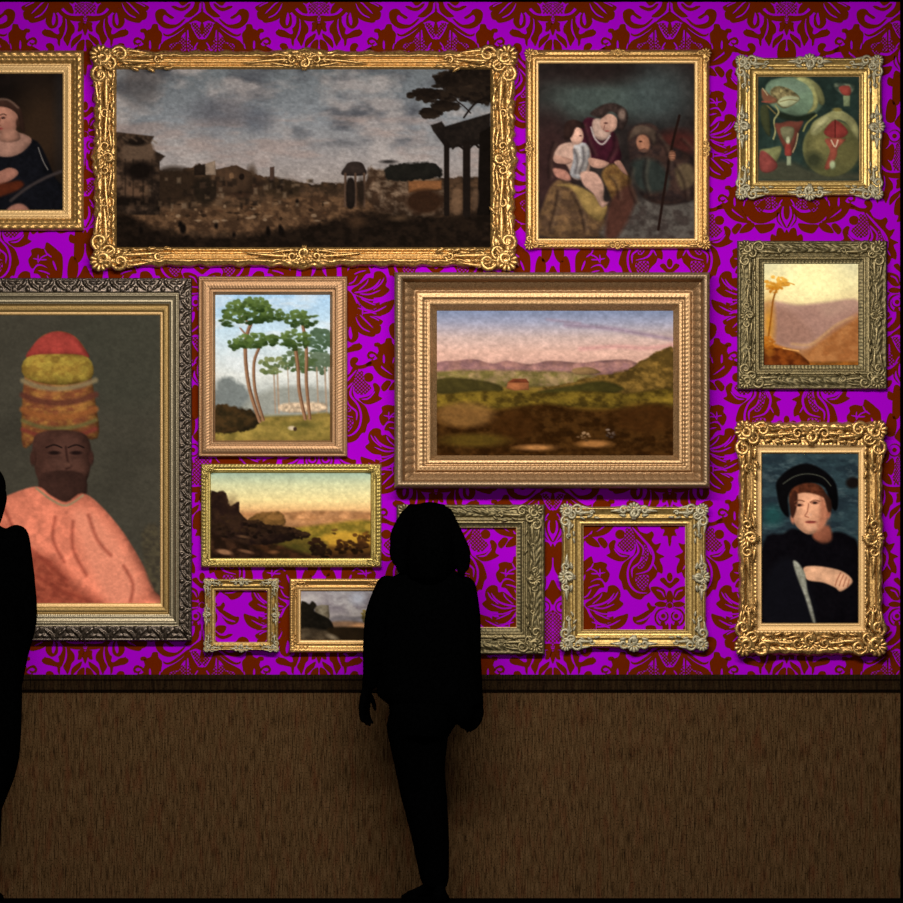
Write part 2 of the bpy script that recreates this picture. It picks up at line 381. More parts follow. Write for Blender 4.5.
def moulding(parent, outer, inner, prof, relief, bands, mats, step=0.8, wave=None, name='frame_moulding'):
    x0, y0, x1, y1 = outer; a0, b0, a1, b1 = inner
    cx, cy = (x0 + x1) / 2, (y0 + y1) / 2
    O = [(x0, y0), (x1, y0), (x1, y1), (x0, y1)]; I = [(a0, b0), (a1, b0), (a1, b1), (a0, b1)]
    px = [p[0] for p in prof]; ph = [p[1] for p in prof]       # t in 0..1, height in mm
    wmean = ((a0 - x0) + (x1 - a1) + (b0 - y0) + (y1 - b1)) / 4
    nt_ = max(6, int(wmean / step)); tt = np.linspace(0, 1, nt_ + 1)
    allV, allF, FM = [], [], []; base = 0
    for i in range(4):
        o0, o1, i0, i1 = (np.array(v, float) for v in (O[i], O[(i + 1) % 4], I[i], I[(i + 1) % 4]))
        d = (o1 - o0); L = np.linalg.norm(d); d /= L; nrm = np.array([d[1], -d[0]])   # outwards
        ns_ = max(8, int(L / step)); ff = np.linspace(0, 1, ns_ + 1)
        T, Fr = np.meshgrid(tt, ff, indexing='ij')
        A = o0[None, None] + (i0 - o0)[None, None] * T[..., None]; B = o1[None, None] + (i1 - o1)[None, None] * T[..., None]
        P = A + (B - A) * Fr[..., None]
        mid = (o0 + o1) / 2
        s = (P - mid[None, None]) @ d
        half = np.linalg.norm(B - A, axis=-1) / 2
        h = np.interp(T, px, ph)
        if relief is not None: h = h + relief(s, T * wmean, half, i, L / 2)
        if wave is not None:
            P = P + nrm[None, None] * (wave(s / (L / 2), i) * np.clip(1 - T * 2.2, 0, 1))[..., None]
        Vx = (P[..., 0] - cx) * S; Vz = (cy - P[..., 1]) * S; Vy = -h * 0.001
        G = np.stack([Vx, Vy, Vz], -1)
        top = G[:1].copy(); top[..., 1] = 0.0; bot = G[-1:].copy(); bot[..., 1] = -0.003
        G = np.concatenate([top, G, bot], 0)
        R, C = G.shape[:2]
        allV.append(G.reshape(-1, 3))
        idx = (np.arange(R - 1)[:, None] * C + np.arange(C - 1)[None]).reshape(-1) + base
        q = np.stack([idx, idx + C, idx + C + 1, idx + 1], -1)
        allF.append(q)
        tm = np.concatenate([[0], (tt[:-1] + tt[1:]) / 2, [1]])
        mi = np.zeros(R - 1, int)
        for te, k in bands: mi[tm * wmean >= te] = k
        FM.append(np.repeat(mi, C - 1)); base += R * C
    V = np.concatenate(allV); Fq = np.concatenate(allF); FM = np.concatenate(FM)
    me = bpy.data.meshes.new(name)
    me.vertices.add(len(V)); me.vertices.foreach_set('co', V.astype(np.float32).ravel())
    me.loops.add(len(Fq) * 4); me.loops.foreach_set('vertex_index', Fq.astype(np.int32).ravel())
    me.polygons.add(len(Fq)); me.polygons.foreach_set('loop_start', np.arange(0, len(Fq) * 4, 4, dtype=np.int32))
    for m in mats: me.materials.append(m)
    me.polygons.foreach_set('material_index', FM.astype(np.int32))
    me.update(calc_edges=True); me.validate()
    o = bpy.data.objects.new(name, me); COL.objects.link(o); o.parent = parent
    return o

# carved ornament pieces: tubes laid on the moulding, coordinates in pixels about the frame's centre
class Carve:
    def __init__(s, y0): s.V, s.F, s.y0 = [], [], y0
    def t(s, pts, rad, flat=0.7, lift=0.0, ns=6):
        P = np.asarray(pts, float)
        lf = lift if hasattr(lift, '__len__') else [lift] * len(P)
        q = [(a * S, -(s.y0 + l), -b * S) for (a, b), l in zip(P, lf)]
        tube(s.V, s.F, q, [r * S for r in rad], flat, ns)
    def shell(s, x, y, r, ang, spread=200, n=9, inner=0.25):
        for k in range(n):
            a = math.radians(ang - spread / 2 + spread * k / (n - 1))
            rr = r * (1 - 0.12 * abs(k - (n - 1) / 2) / n)
            us = np.linspace(inner, 1, 6)
            s.t([(x + rr * u * math.cos(a), y + rr * u * math.sin(a)) for u in us],
                [r * (0.05 + 0.20 * (u ** 0.8)) * (1 if u < 0.99 else 0.7) for u in us], 0.8, [0.004 * math.sin(u * 2.6) for u in us])
        ellipsoid(s.V, s.F, (x * S, -s.y0 - 0.002, -y * S), (r * 0.3 * S, 0.006, r * 0.3 * S), 8, 5)
    def scroll(s, x, y, r, ang, hand, turns=1.2, w=0.2):
        n = 16; pts, rad = [], []
        for k in range(n):
            u = k / (n - 1); th = math.radians(ang) + hand * turns * 2 * math.pi * u
            rr = r * (1 - 0.82 * u)
            pts.append((x + rr * math.cos(th), y + rr * math.sin(th))); rad.append(r * w * (0.35 + 0.9 * math.sin(math.pi * min(1, u * 0.75 + 0.2))))
        s.t(pts, rad, 0.9, [0.002 + 0.003 * k / n for k in range(n)])
    def leaf(s, x, y, ang, L, bend, w, lobes=4):
        n = 9; pts = []; a = math.radians(ang); p = np.array([x, y], float)
        for k in range(n):
            pts.append(p.copy()); a += math.radians(bend) / n; p = p + L / n * np.array([math.cos(a), math.sin(a)])
        rad = [w * 0.34 * math.sin(math.pi * (0.18 + 0.8 * k / (n - 1))) + 0.1 for k in range(n)]
        s.t(pts, rad, 0.8, [0.003 + 0.002 * math.sin(math.pi * k / n) for k in range(n)])
        for k in range(1, lobes + 1):
            q = pts[int(k * (n - 2) / (lobes + 1)) ]; d = pts[min(n - 1, int(k * (n - 2) / (lobes + 1)) + 1)] - q
            aa = math.atan2(d[1], d[0]); ll = w * (1.15 - 0.16 * k)
            for sg in (1, -1):
                lp = [(q[0] + ll * u * math.cos(aa + sg * (0.95 - 0.5 * u)), q[1] + ll * u * math.sin(aa + sg * (0.95 - 0.5 * u))) for u in np.linspace(0, 1, 5)]
                s.t(lp, [w * 0.2, w * 0.24, w * 0.22, w * 0.16, w * 0.05], 0.75, [0.002, 0.0035, 0.003, 0.0015, 0])
    def build(s, name, parent, mat):
        o = mesh_obj(name, s.V, s.F, mat, parent, smooth=True); return o

def corner_carving(parent, fx, fy, dx, dy, r, run, y0, mat, seed):
    """fx,fy: centre of the corner block in px about the frame's centre (y down); dx,dy point outwards"""
    rnd = random.Random(seed); c = Carve(y0)
    out = math.degrees(math.atan2(dy, dx))
    c.shell(fx + dx * r * 0.25, fy + dy * r * 0.25, r * 0.68, out, 190, 7, 0.3)
    c.scroll(fx + dx * r * .2, fy + dy * r * .2, r * 0.62, out + 90, 1, .7, 0.26); c.scroll(fx + dx * r * .2, fy + dy * r * .2, r * 0.62, out - 90, -1, .7, 0.26)
    for (ux, uy, hand) in ((-dx, 0, dx * dy), (0, -dy, -dx * dy)):
        a = math.degrees(math.atan2(uy, ux)); ox, oy = (0, dy) if ux else (dx, 0)
        c.scroll(fx + ux * r * 0.95 + ox * r * 0.3, fy + uy * r * 0.95 + oy * r * 0.3, r * 0.55, a + 180, hand, 1.3, 0.26)
        c.leaf(fx + ux * r * 0.8 - ox * r * 0.1, fy + uy * r * 0.8 - oy * r * 0.1, a, run * 0.62, rnd.uniform(-12, 12), r * 0.5, 5)
        c.leaf(fx + ux * r * 1.1 + ox * r * 0.55, fy + uy * r * 1.1 + oy * r * 0.55, a, run * 0.42, 14 * hand, r * 0.34, 4)
        c.scroll(fx + ux * run * 0.72 - ox * r * 0.05, fy + uy * run * 0.72 - oy * r * 0.05, r * 0.3, a, -hand, 1.1, 0.3)
        for k in range(3):
            u = 0.35 + 0.22 * k
            c.leaf(fx + ux * run * u - ox * r * 0.5, fy + uy * run * u - oy * r * 0.5, a + rnd.uniform(-25, 25), r * 0.7, rnd.uniform(-40, 40), r * 0.26, 3)
    c.scroll(fx - dx * r * 0.3, fy - dy * r * 0.3, r * 0.5, out, 1, 1.4, 0.24)
    c.leaf(fx, fy, out + 180, r * 1.1, 20, r * 0.35, 3)
    return c.build('corner_ornament', parent, mat)

def side_carving(parent, fx, fy, dx, dy, r, run, y0, mat, seed):
    rnd = random.Random(seed); c = Carve(y0)
    out = math.degrees(math.atan2(dy, dx)); tx, ty = -dy, dx
    c.shell(fx, fy, r * 0.72, out, 180, 7)
    c.scroll(fx - dx * r * .25, fy - dy * r * .25, r * .5, out, 1, 1.2, .3); c.leaf(fx - dx * r * 0.1, fy - dy * r * 0.1, out + 180, r * .9, 0, r * .5, 3)
    for sg in (1, -1):
        a = math.degrees(math.atan2(ty * sg, tx * sg))
        c.scroll(fx + tx * sg * r * 0.95, fy + ty * sg * r * 0.95, r * 0.42, a + 180, sg, 1.3, 0.28)
        c.leaf(fx + tx * sg * r, fy + ty * sg * r, a, run, 10 * sg, r * 0.45, 5)
        c.leaf(fx + tx * sg * r * 0.7 - dx * r * 0.5, fy + ty * sg * r * 0.7 - dy * r * 0.5, a, run * 0.6, -18 * sg, r * 0.32, 4)
    return c.build('centre_ornament', parent, mat)

def ornaments(root, outer, inner, r, run, y0, mat, seed, sides=True, srun=None, inset=0.45, hset=0.45, sr=None, which='tblr'):
    x0, y0p, x1, y1 = outer; cx, cy = (x0 + x1) / 2, (y0p + y1) / 2
    wl, wt, wr, wb = inner[0] - x0, inner[1] - y0p, x1 - inner[2], y1 - inner[3]
    k = 0
    for dx, dy, w_, h_ in ((-1, -1, wl, wt), (1, -1, wr, wt), (1, 1, wr, wb), (-1, 1, wl, wb)):
        fx = (x0 + w_ * inset if dx < 0 else x1 - w_ * inset) - cx; fy = (y0p + h_ * inset if dy < 0 else y1 - h_ * inset) - cy
        corner_carving(root, fx, fy, dx, dy, r, run, y0, mat, seed + k); k += 1
    if sides:
        srun = srun or run * 0.5; sr = sr or r * 0.8
        if 't' in which: side_carving(root, 0, y0p + wt * hset - cy, 0, -1, sr, srun, y0, mat, seed + 11)
        if 'b' in which: side_carving(root, 0, y1 - wb * hset - cy, 0, 1, sr, srun, y0, mat, seed + 12)
        if 'l' in which: side_carving(root, x0 + wl * hset - cx, 0, -1, 0, sr, srun, y0, mat, seed + 13)
        if 'r' in which: side_carving(root, x1 - wr * hset - cx, 0, 1, 0, sr, srun, y0, mat, seed + 14)

def canvas(root, outer, inner, img, y=0.008, gloss=0.45, spec=0.15):
    """painted canvas: a fine grid whose colours are the pigments"""
    img.finish(); img = img.img; h, w = img.shape[:2]; cx, cy = (outer[0] + outer[2]) / 2, (outer[1] + outer[3]) / 2
    m_ = 1.2
    xs = (np.linspace(inner[0] - m_, inner[2] + m_, w) - cx) * S; zs = (cy - np.linspace(inner[1] - m_, inner[3] + m_, h)) * S
    XX, ZZ = np.meshgrid(xs, zs); V = np.stack([XX, np.full_like(XX, -y), ZZ], -1).reshape(-1, 3)
    idx = (np.arange(h - 1)[:, None] * w + np.arange(w - 1)[None]).reshape(-1)
    Fq = np.stack([idx, idx + w, idx + w + 1, idx + 1], -1)
    nb = len(V)                                                # back board corners
    Vb = np.array([(x, -0.001, z) for z in (zs[0], zs[-1]) for x in (xs[0], xs[-1])])
    V = np.concatenate([V, Vb])
    extra = np.array([[nb, nb + 1, nb + 3, nb + 2]])
    Fq = np.concatenate([Fq, extra])
    me = bpy.data.meshes.new('canvas')
    me.vertices.add(len(V)); me.vertices.foreach_set('co', V.astype(np.float32).ravel())
    me.loops.add(len(Fq) * 4); me.loops.foreach_set('vertex_index', Fq.astype(np.int32).ravel())
    me.polygons.add(len(Fq)); me.polygons.foreach_set('loop_start', np.arange(0, len(Fq) * 4, 4, dtype=np.int32))
    me.update(calc_edges=True)
    ca = me.color_attributes.new('pigment', 'FLOAT_COLOR', 'POINT')
    col = np.ones((len(V), 4), np.float32); col[:nb, :3] = lin(np.clip(img, 0, 255)).reshape(-1, 3)
    ca.data.foreach_set('color', col.ravel())
    me.materials.append(paint_mat)
    o = bpy.data.objects.new('canvas', me); COL.objects.link(o); o.parent = root
    return o
def make_paint():
    m, nt, b = principled('oil_paint', 0.8, 0.0, 0.03)
    at = nt.nodes.new('ShaderNodeAttribute'); at.attribute_name = 'pigment'
    tc = nt.nodes.new('ShaderNodeTexCoord'); nz = nt.nodes.new('ShaderNodeTexNoise'); nz.inputs['Scale'].default_value = 420; nz.inputs['Detail'].default_value = 2
    mr = nt.nodes.new('ShaderNodeMapRange'); mr.inputs['To Min'].default_value = 0.9; mr.inputs['To Max'].default_value = 1.1
    mx = nt.nodes.new('ShaderNodeVectorMath'); mx.operation = 'SCALE'
    nt.links.new(tc.outputs['Object'], nz.inputs['Vector']); nt.links.new(nz.outputs['Fac'], mr.inputs['Value'])
    nt.links.new(at.outputs['Color'], mx.inputs[0]); nt.links.new(mr.outputs['Result'], mx.inputs['Scale'])
    nt.links.new(mx.outputs['Vector'], b.inputs['Base Color'])
    return m
paint_mat = make_paint()

# ------------------------------------------------------------------ painter (pigment maps for the canvases)
class Pic:
    def __init__(s, inner, res=1.25, base=(0, 0, 0), seed=1):
        s.x0, s.y0, s.x1, s.y1 = [inner[0] - 1.2, inner[1] - 1.2, inner[2] + 1.2, inner[3] + 1.2]
        s.w = int((s.x1 - s.x0) * res) + 1; s.h = int((s.y1 - s.y0) * res) + 1
        s.XX, s.YY = np.meshgrid(np.linspace(s.x0, s.x1, s.w), np.linspace(s.y0, s.y1, s.h))
        s.img = np.ones((s.h, s.w, 3)) * np.array(base, float); s.rs = np.random.RandomState(seed); s.T = (0, 0, 1)
    def view(s, x0, y0, sc): s.T = (x0, y0, sc)
    def c(s, pts): return np.array([(s.T[0] + u / s.T[2], s.T[1] + v / s.T[2]) for u, v in pts], float)
    def noise(s, sx, sy, octv=3, seed=None):
        rs = np.random.RandomState(seed) if seed is not None else s.rs; out = np.zeros((s.h, s.w)); amp = 1; tot = 0
        for o in range(octv):
            gx, gy = int((s.x1 - s.x0) / sx * 2 ** o) + 3, int((s.y1 - s.y0) / sy * 2 ** o) + 3
            g = rs.rand(gy, gx); u = (s.XX - s.x0) / sx * 2 ** o; v = (s.YY - s.y0) / sy * 2 ** o
            i, j = np.clip(u.astype(int), 0, gx - 2), np.clip(v.astype(int), 0, gy - 2); fu, fv = u - i, v - j
            fu = fu * fu * (3 - 2 * fu); fv = fv * fv * (3 - 2 * fv)
            out += amp * (g[j, i] * (1 - fu) * (1 - fv) + g[j, i + 1] * fu * (1 - fv) + g[j + 1, i] * (1 - fu) * fv + g[j + 1, i + 1] * fu * fv)
            tot += amp; amp *= 0.55
        return out / tot
    def vgrad(s, stops):
        ys = [y for y, _ in stops]
        s.img = np.stack([np.interp(s.YY, ys, [c[k] for _, c in stops]) for k in range(3)], -1)
    def blend(s, mask, color):
        color = np.array(color, float); s.img = s.img * (1 - mask[..., None]) + (color if color.ndim > 1 else color[None, None]) * mask[..., None]
    def sdf(s, P):
        d2 = np.full(s.XX.shape, 1e9); ins = np.zeros(s.XX.shape, bool); n = len(P)
        for i in range(n):
            ax, ay = P[i - 1]; bx, by = P[i]; ex, ey = bx - ax, by - ay; L = ex * ex + ey * ey + 1e-9
            t = np.clip(((s.XX - ax) * ex + (s.YY - ay) * ey) / L, 0, 1)
            d2 = np.minimum(d2, (s.XX - ax - t * ex) ** 2 + (s.YY - ay - t * ey) ** 2)
            if abs(ey) > 1e-9: ins ^= ((ay > s.YY) != (by > s.YY)) & (s.XX < ex * (s.YY - ay) / ey + ax)
        return np.where(ins, -1, 1) * np.sqrt(d2)
    def poly(s, pts, color, soft=1.2, a=1.0, smooth=True, rough=0.0, tex=0.0, color2=None, rim=None):
        P = s.c(pts); P = catmull(P, 4) if smooth else P
        d = s.sdf(P)
        if rough: d = d + (s.noise(4, 4, 2) - 0.5) * rough * 2
        m = np.clip(0.5 - d / soft, 0, 1) * a
        col = np.ones((s.h, s.w, 3)) * np.array(color, float)
        if color2 is not None:
            n = np.clip((s.noise(7, 5, 3) - 0.32) / 0.36, 0, 1)[..., None]; col = col * (1 - n) + np.array(color2, float) * n
        if tex: col = col * (1 + (s.noise(3, 3, 2) - 0.5)[..., None] * tex)
        rim = (0.38 if soft <= 3 else 0.0) if rim is None else rim
        if rim:
            wd = max(2.0, min(7.0, 0.16 * min(np.ptp(P[:, 0]), np.ptp(P[:, 1]))))
            nn = s.noise(9, 9, 2); f = np.exp(np.clip(d, -60, 0) / wd)
            dirn = 0.55 + 0.45 * np.clip(((s.YY - P[:, 1].mean()) / (np.ptp(P[:, 1]) + 1) + (s.XX - P[:, 0].mean()) / (np.ptp(P[:, 0]) + 1)) * 1.4, -1, 1)
            col = col * (1 + 0.07 - rim * f * dirn + (nn - 0.5) * 0.3)[..., None]
        s.blend(m, col)
    def ell(s, cx, cy, rx, ry, color, soft=1.2, ang=0, a=1.0):
        (cx, cy), = s.c([(cx, cy)]); rx /= s.T[2]; ry /= s.T[2]; q = math.radians(ang)
        x = s.XX - cx; y = s.YY - cy; u = x * math.cos(q) + y * math.sin(q); v = -x * math.sin(q) + y * math.cos(q)
        r = np.sqrt((u / rx) ** 2 + (v / ry) ** 2)
        if soft <= 3 and min(rx, ry) > 2.5: color = np.array(color, float)[None, None] * (1.08 - 0.3 * np.clip(r, 0, 1) ** 3 * (0.5 + 0.5 * np.clip((u / rx + v / ry), -1, 1)))[..., None]
        s.blend(np.clip(0.5 - (r - 1) * min(rx, ry) / soft, 0, 1) * a, color)
    def line(s, pts, w, color, soft=1.0, a=1.0, smooth=True):
        P = s.c(pts); P = catmull(P, 4, closed=False) if smooth and len(P) > 2 else P
        d2 = np.full(s.XX.shape, 1e9)
        for i in range(1, len(P)):
            ax, ay = P[i - 1]; ex, ey = P[i] - P[i - 1]; L = ex * ex + ey * ey + 1e-9
            t = np.clip(((s.XX - ax) * ex + (s.YY - ay) * ey) / L, 0, 1); d2 = np.minimum(d2, (s.XX - ax - t * ex) ** 2 + (s.YY - ay - t * ey) ** 2)
        s.blend(np.clip(0.5 - (np.sqrt(d2) - w / 2) / soft, 0, 1) * a, color)
    def foliage(s, cx, cy, rx, ry, c1, c2, n=60, size=3.0, seed=0):
        r = random.Random(seed); T = s.T; (px, py), = s.c([(cx, cy)]); rx /= T[2]; ry /= T[2]; s.T = (0, 0, 1)
        for k in range(n):
            a = r.uniform(0, 6.28); q = math.sqrt(r.random()); x, y = px + rx * q * math.cos(a), py + ry * q * math.sin(a)
            f = np.clip(0.5 - 0.6 * (y - py) / ry + r.uniform(-0.3, 0.3), 0, 1)
            s.spot(x, y, size * r.uniform(0.6, 1.3), size * r.uniform(0.4, 0.9), [c1[i] + (c2[i] - c1[i]) * f for i in range(3)])
        s.T = T
    def spot(s, x, y, rx, ry, color, a=0.9):
        j0, j1 = np.searchsorted(s.YY[:, 0], [y - ry - 1.5, y + ry + 1.5]); i0, i1 = np.searchsorted(s.XX[0], [x - rx - 1.5, x + rx + 1.5])
        if j1 <= j0 or i1 <= i0: return
        xx, yy = s.XX[j0:j1, i0:i1] - x, s.YY[j0:j1, i0:i1] - y
        m = (np.clip(0.5 - (np.sqrt((xx / rx) ** 2 + (yy / ry) ** 2) - 1) * min(rx, ry), 0, 1) * a)[..., None]
        s.img[j0:j1, i0:i1] = s.img[j0:j1, i0:i1] * (1 - m) + np.array(color, float) * m
    def clouds(s, color, sx, sy, lo, hi, y0, y1, a=0.6, seed=None):
        n = np.clip((s.noise(sx, sy, 4, seed) - lo) / (hi - lo), 0, 1)
        s.blend(n * a * np.clip((s.YY - y0) / 6 + 1, 0, 1) * np.clip((y1 - s.YY) / 10, 0, 1), color)
    def finish(s, grain=0.06, contrast=1.08):
        n = s.noise(2.2, 2.0, 2); m = s.noise(9, 7, 3)
        img = s.img * (1 + (n - 0.5)[..., None] * grain * 2) * (1 + (m - 0.5)[..., None] * grain * 0.8)
        g = s.img.mean(); s.img = np.clip((img - 70) * contrast + 70 - 3, 1, 255)
    def mottle(s, amp, sx=4, sy=3):
        s.img = s.img * (1 + (s.noise(sx, sy, 3) - 0.5)[..., None] * amp * 2)

# ------------------------------------------------------------------ gilding materials
g_warm = gilt('gilding_warm', (146, 102, 50), (214, 168, 98))
g_warm_dark = gilt('gilding_worn_umber', (92, 62, 30), (156, 112, 64))
g_rococo = gilt('gilding_rococo', (126, 86, 38), (218, 172, 102), rough=0.36, sc=120)
g_yellow = gilt('gilding_yellow', (146, 122, 54), (206, 180, 104))
g_soft = gilt('gilding_soft_old', (140, 108, 52), (198, 164, 96), sc=110)
g_silver = gilt('gilding_pale_silver', (120, 108, 78), (190, 178, 144), rough=0.5, metallic=0.45)
g_patina = gilt('gilding_green_patina', (70, 62, 38), (124, 108, 70), rough=0.5, sc=110)
g_patina_hi = gilt('gilding_patina_rubbed', (88, 78, 50), (156, 136, 92), rough=0.45, sc=110)
g_bronze = gilt('gilding_bronze', (136, 98, 64), (178, 138, 98), rough=0.5)
g_silverdark = gilt('tarnished_silver_leaf', (38, 32, 28), (104, 88, 72), rough=0.32, metallic=0.7, sc=160)
g_silvermid = gilt('silver_gilt_moulding', (104, 92, 68), (158, 142, 112), rough=0.42)
g_inner = gilt('gold_slip', (112, 88, 44), (166, 132, 76), rough=0.5)
g_liner = gilt('pale_gold_liner', (190, 148, 88), (234, 192, 130), rough=0.5, metallic=0.5)
g_box = gilt('gilding_shadow_box', (112, 78, 46), (168, 132, 92), rough=0.5)
g_box_rim = gilt('gilding_box_rim_taupe', (118, 94, 66), (172, 142, 108), rough=0.5, sc=140)
g_box_step = gilt('gilding_box_steps', (136, 102, 64), (190, 150, 104), rough=0.45, sc=160)

def root_at(name, label, cat, outer, group=None):
    return thing(name, label, cat, (X((outer[0] + outer[2]) / 2), 0, Z((outer[1] + outer[3]) / 2)), group)
GRP = None

# ---- 1 portrait of a woman, cut by the left edge
outer, inner = (-84, 51, 84, 231), (-62, 74, 62.5, 210)
r1 = root_at('framed_painting', 'gold framed portrait of a woman in black, in the top left corner', 'painting', outer)
def rel1(s, t, half, i, L):
    h = 5.0 * ellb(s % 9 - 4.5, t, 0, 2.5, 3.4, 2.4) * (t < 5.5) + 2.0 * beads(s, t, 3.0, 7.0, 1.0)
    h += 2.2 * ellb(s % 6 - 3, t, 0, 10.5, 2.2, 1.8, 30)
    return h + 1.3 * np.sin((s + t * 2) * 1.7) * band(t, 14, 20)
moulding(r1, outer, inner, [(0, 22), (.1, 34), (.25, 38), (.34, 30), (.4, 30), (.55, 20), (.62, 18), (.68, 24), (.9, 16), (.94, 18), (1, 10)], rel1, [(13, 1)], [g_warm, g_liner])
p = Pic(inner, base=(26, 20, 17), seed=3); p.mottle(.35, 20, 20); p.view(0, 60, 5.47)
p.ell(230, 380, 150, 230, (52, 38, 27), 30)
p.ell(330, 250, 25, 300, (40, 38, 38), 10, a=.6)
p.poly([(-340, 830), (-260, 560), (-150, 470), (-60, 440), (20, 430), (180, 435), (240, 500), (300, 640), (345, 700), (350, 830)], (20, 20, 24), 2, tex=.4)
p.poly([(-60, 450), (-30, 400), (40, 390), (130, 405), (175, 440), (130, 500), (60, 530), (-20, 520)], (150, 112, 96), 1.6)
p.poly([(-70, 260), (-40, 230), (60, 240), (95, 270), (100, 330), (80, 390), (20, 400), (-40, 395), (-70, 330)], (168, 118, 98), 1.6)
p.poly([(-80, 300), (-75, 230), (-20, 210), (60, 225), (110, 260), (130, 330), (135, 400), (110, 370), (95, 300), (40, 262), (-30, 260), (-60, 300)], (62, 42, 34), 1.5)
p.line([(-60, 226), (0, 216), (50, 222), (100, 262)], 2.2, (96, 74, 62), 1.5); p.ell(98, 345, 10, 22, (60, 40, 32), 2)
p.poly([(20, 385), (85, 380), (110, 430), (60, 450), (0, 440)], (150, 108, 90), 2, rim=.5)
for u in (18, -26): p.ell(u, 318, 13, 6, (120, 78, 66)); p.ell(u, 318, 8, 4.5, (34, 22, 22)); p.line([(u - 16, 302), (u, 296), (u + 16, 302)], .9, (70, 46, 38))
p.line([(2, 320), (-4, 345), (-10, 356), (4, 360)], 1.1, (126, 78, 64)); p.ell(0, 376, 15, 5, (136, 52, 52)); p.ell(40, 360, 20, 24, (150, 100, 84), 5, a=.5)
p.poly([(-60, 640), (0, 610), (50, 590), (90, 600), (100, 625), (60, 660), (0, 685), (-60, 700)], (146, 100, 84), 1.5)
p.poly([(-60, 700), (40, 670), (110, 660), (130, 690), (60, 730), (-60, 760)], (84, 40, 24), 3)
p.line([(60, 770), (150, 700), (260, 640), (340, 610)], 3, (58, 50, 48), 2); p.line([(210, 480), (235, 550), (262, 600)], .9, (120, 112, 104)); p.poly([(40, 825), (80, 790), (130, 790), (160, 830)], (130, 90, 76), 2)
canvas(r1, outer, inner, p)

# ---- 2 wide landscape with ruins in a rococo frame
outer, inner = (94, 51, 515, 267), (117, 70, 490, 247)
r2 = root_at('framed_painting', 'widest painting, grey sky over dark ruins, in a pierced ornate gold frame along the top', 'painting', outer)
def rel2(s, t, half, i, L):
    a = half - np.abs(s)
    carve = np.abs(np.sin(s * .33 + 2.2 * np.sin(t * .5) + .8 * np.sin(s * .11))) * np.abs(np.cos(t * .55 + s * .09))
    dens = np.clip(1.1 - a / 75, .0, 1) + np.clip(1 - np.abs(s) / 45, 0, 1)
    return 9 * carve * np.clip(dens, 0.0, 1) * band(t, 7, 22, 2) + 9 * (carve - .5) * band(t, -2, 8) * np.clip(dens + .25, 0, 1) + 3 * np.sin(t * 1.1)
def wave2(q, i): return 3.4 * np.clip(np.abs(q) * 8 - 6.6, 0, 1) + 3.0 * np.clip(1 - np.abs(q) * 6, 0, 1) + .7 * np.sin(q * 47) + .5 * np.sin(q * 83 + 1)
moulding(r2, outer, inner, [(0, 14), (.05, 30), (.14, 42), (.24, 50), (.36, 44), (.44, 26), (.7, 20), (.85, 24), (.93, 20), (1, 8)], rel2, [(22, 1)], [g_rococo, g_warm], wave=wave2)
ornaments(r2, outer, inner, 16, 74, 0.038, g_rococo, 5, sr=12.5, srun=56, inset=.48, hset=.5)
p = Pic(inner, seed=7); p.vgrad([(70, (100, 104, 106)), (120, (122, 124, 126)), (160, (138, 130, 126)), (190, (140, 128, 120)), (247, (60, 50, 40))])
p.clouds((72, 72, 76), 46, 22, .48, .7, 70, 150, .8, 5); p.clouds((158, 148, 142), 38, 18, .5, .72, 70, 185, .7, 6); p.clouds((146, 128, 120), 60, 16, .5, .66, 120, 190, .6, 9)
p.clouds((66, 58, 54), 22, 22, .35, .6, 70, 118, .75 , 12) if False else None
p.ell(142, 84, 20, 22, (80, 74, 72), 16, a=.7); p.ell(222, 112, 30, 15, (84, 82, 86), 14, a=.7); p.ell(258, 120, 16, 12, (82, 84, 90), 12, a=.7)
p.view(110, 60, 4.515)
p.poly([(0, 560), (230, 500), (330, 500), (400, 470), (480, 500), (560, 480), (640, 520), (740, 530), (900, 560), (1800, 520), (1800, 900), (0, 900)], (50, 38, 28), 2, rough=2, color2=(78, 58, 42), smooth=False)
p.poly([(0, 670), (300, 680), (600, 655), (880, 610), (1250, 640), (1400, 700), (1250, 760), (700, 790), (300, 770), (0, 740)], (92, 68, 48), 5, rough=3, color2=(58, 42, 30))
for k in range(60):
    q = random.Random(k); p.spot(160 + q.random() * 170, 202 + q.random() * 20, 1 + 2.4 * q.random(), .8 + q.random(), q.choice([(108, 84, 62), (38, 28, 20), (124, 102, 80), (74, 52, 36)]), .8)
for (u, v, w, h, c) in ((290, 560, 110, 80, (40, 30, 22)), (430, 590, 60, 60, (30, 24, 18)), (590, 560, 90, 60, (46, 32, 24)), (780, 580, 90, 40, (44, 34, 24)), (640, 520, 20, 40, (60, 46, 34))):
    p.ell(u, v, w, h, c, 5, a=.85)
p.poly([(430, 470), (475, 455), (480, 520), (430, 520)], (122, 104, 88), 1, smooth=False); p.poly([(380, 480), (430, 470), (430, 520), (380, 520)], (34, 26, 20), 1.4, smooth=False)
p.poly([(480, 495), (570, 475), (640, 510), (640, 600), (480, 600)], (62, 46, 34), 1.3, smooth=False); p.ell(550, 525, 12, 16, (96, 72, 52)); p.ell(595, 528, 12, 14, (28, 20, 16))
p.poly([(722, 485), (742, 482), (742, 545), (722, 545)], (66, 50, 42), 1, smooth=False)
p.poly([(20, 325), (200, 345), (185, 375), (190, 405), (250, 435), (225, 460), (225, 700), (20, 700)], (44, 34, 27), 1.6, smooth=False, tex=.6, color2=(70, 54, 42))
p.poly([(70, 380), (180, 370), (190, 450), (60, 450)], (86, 68, 54), 4); p.ell(120, 370, 50, 18, (26, 20, 16), 3); p.ell(135, 500, 60, 42, (22, 16, 13), 6); p.ell(120, 590, 55, 40, (88, 66, 50), 6)
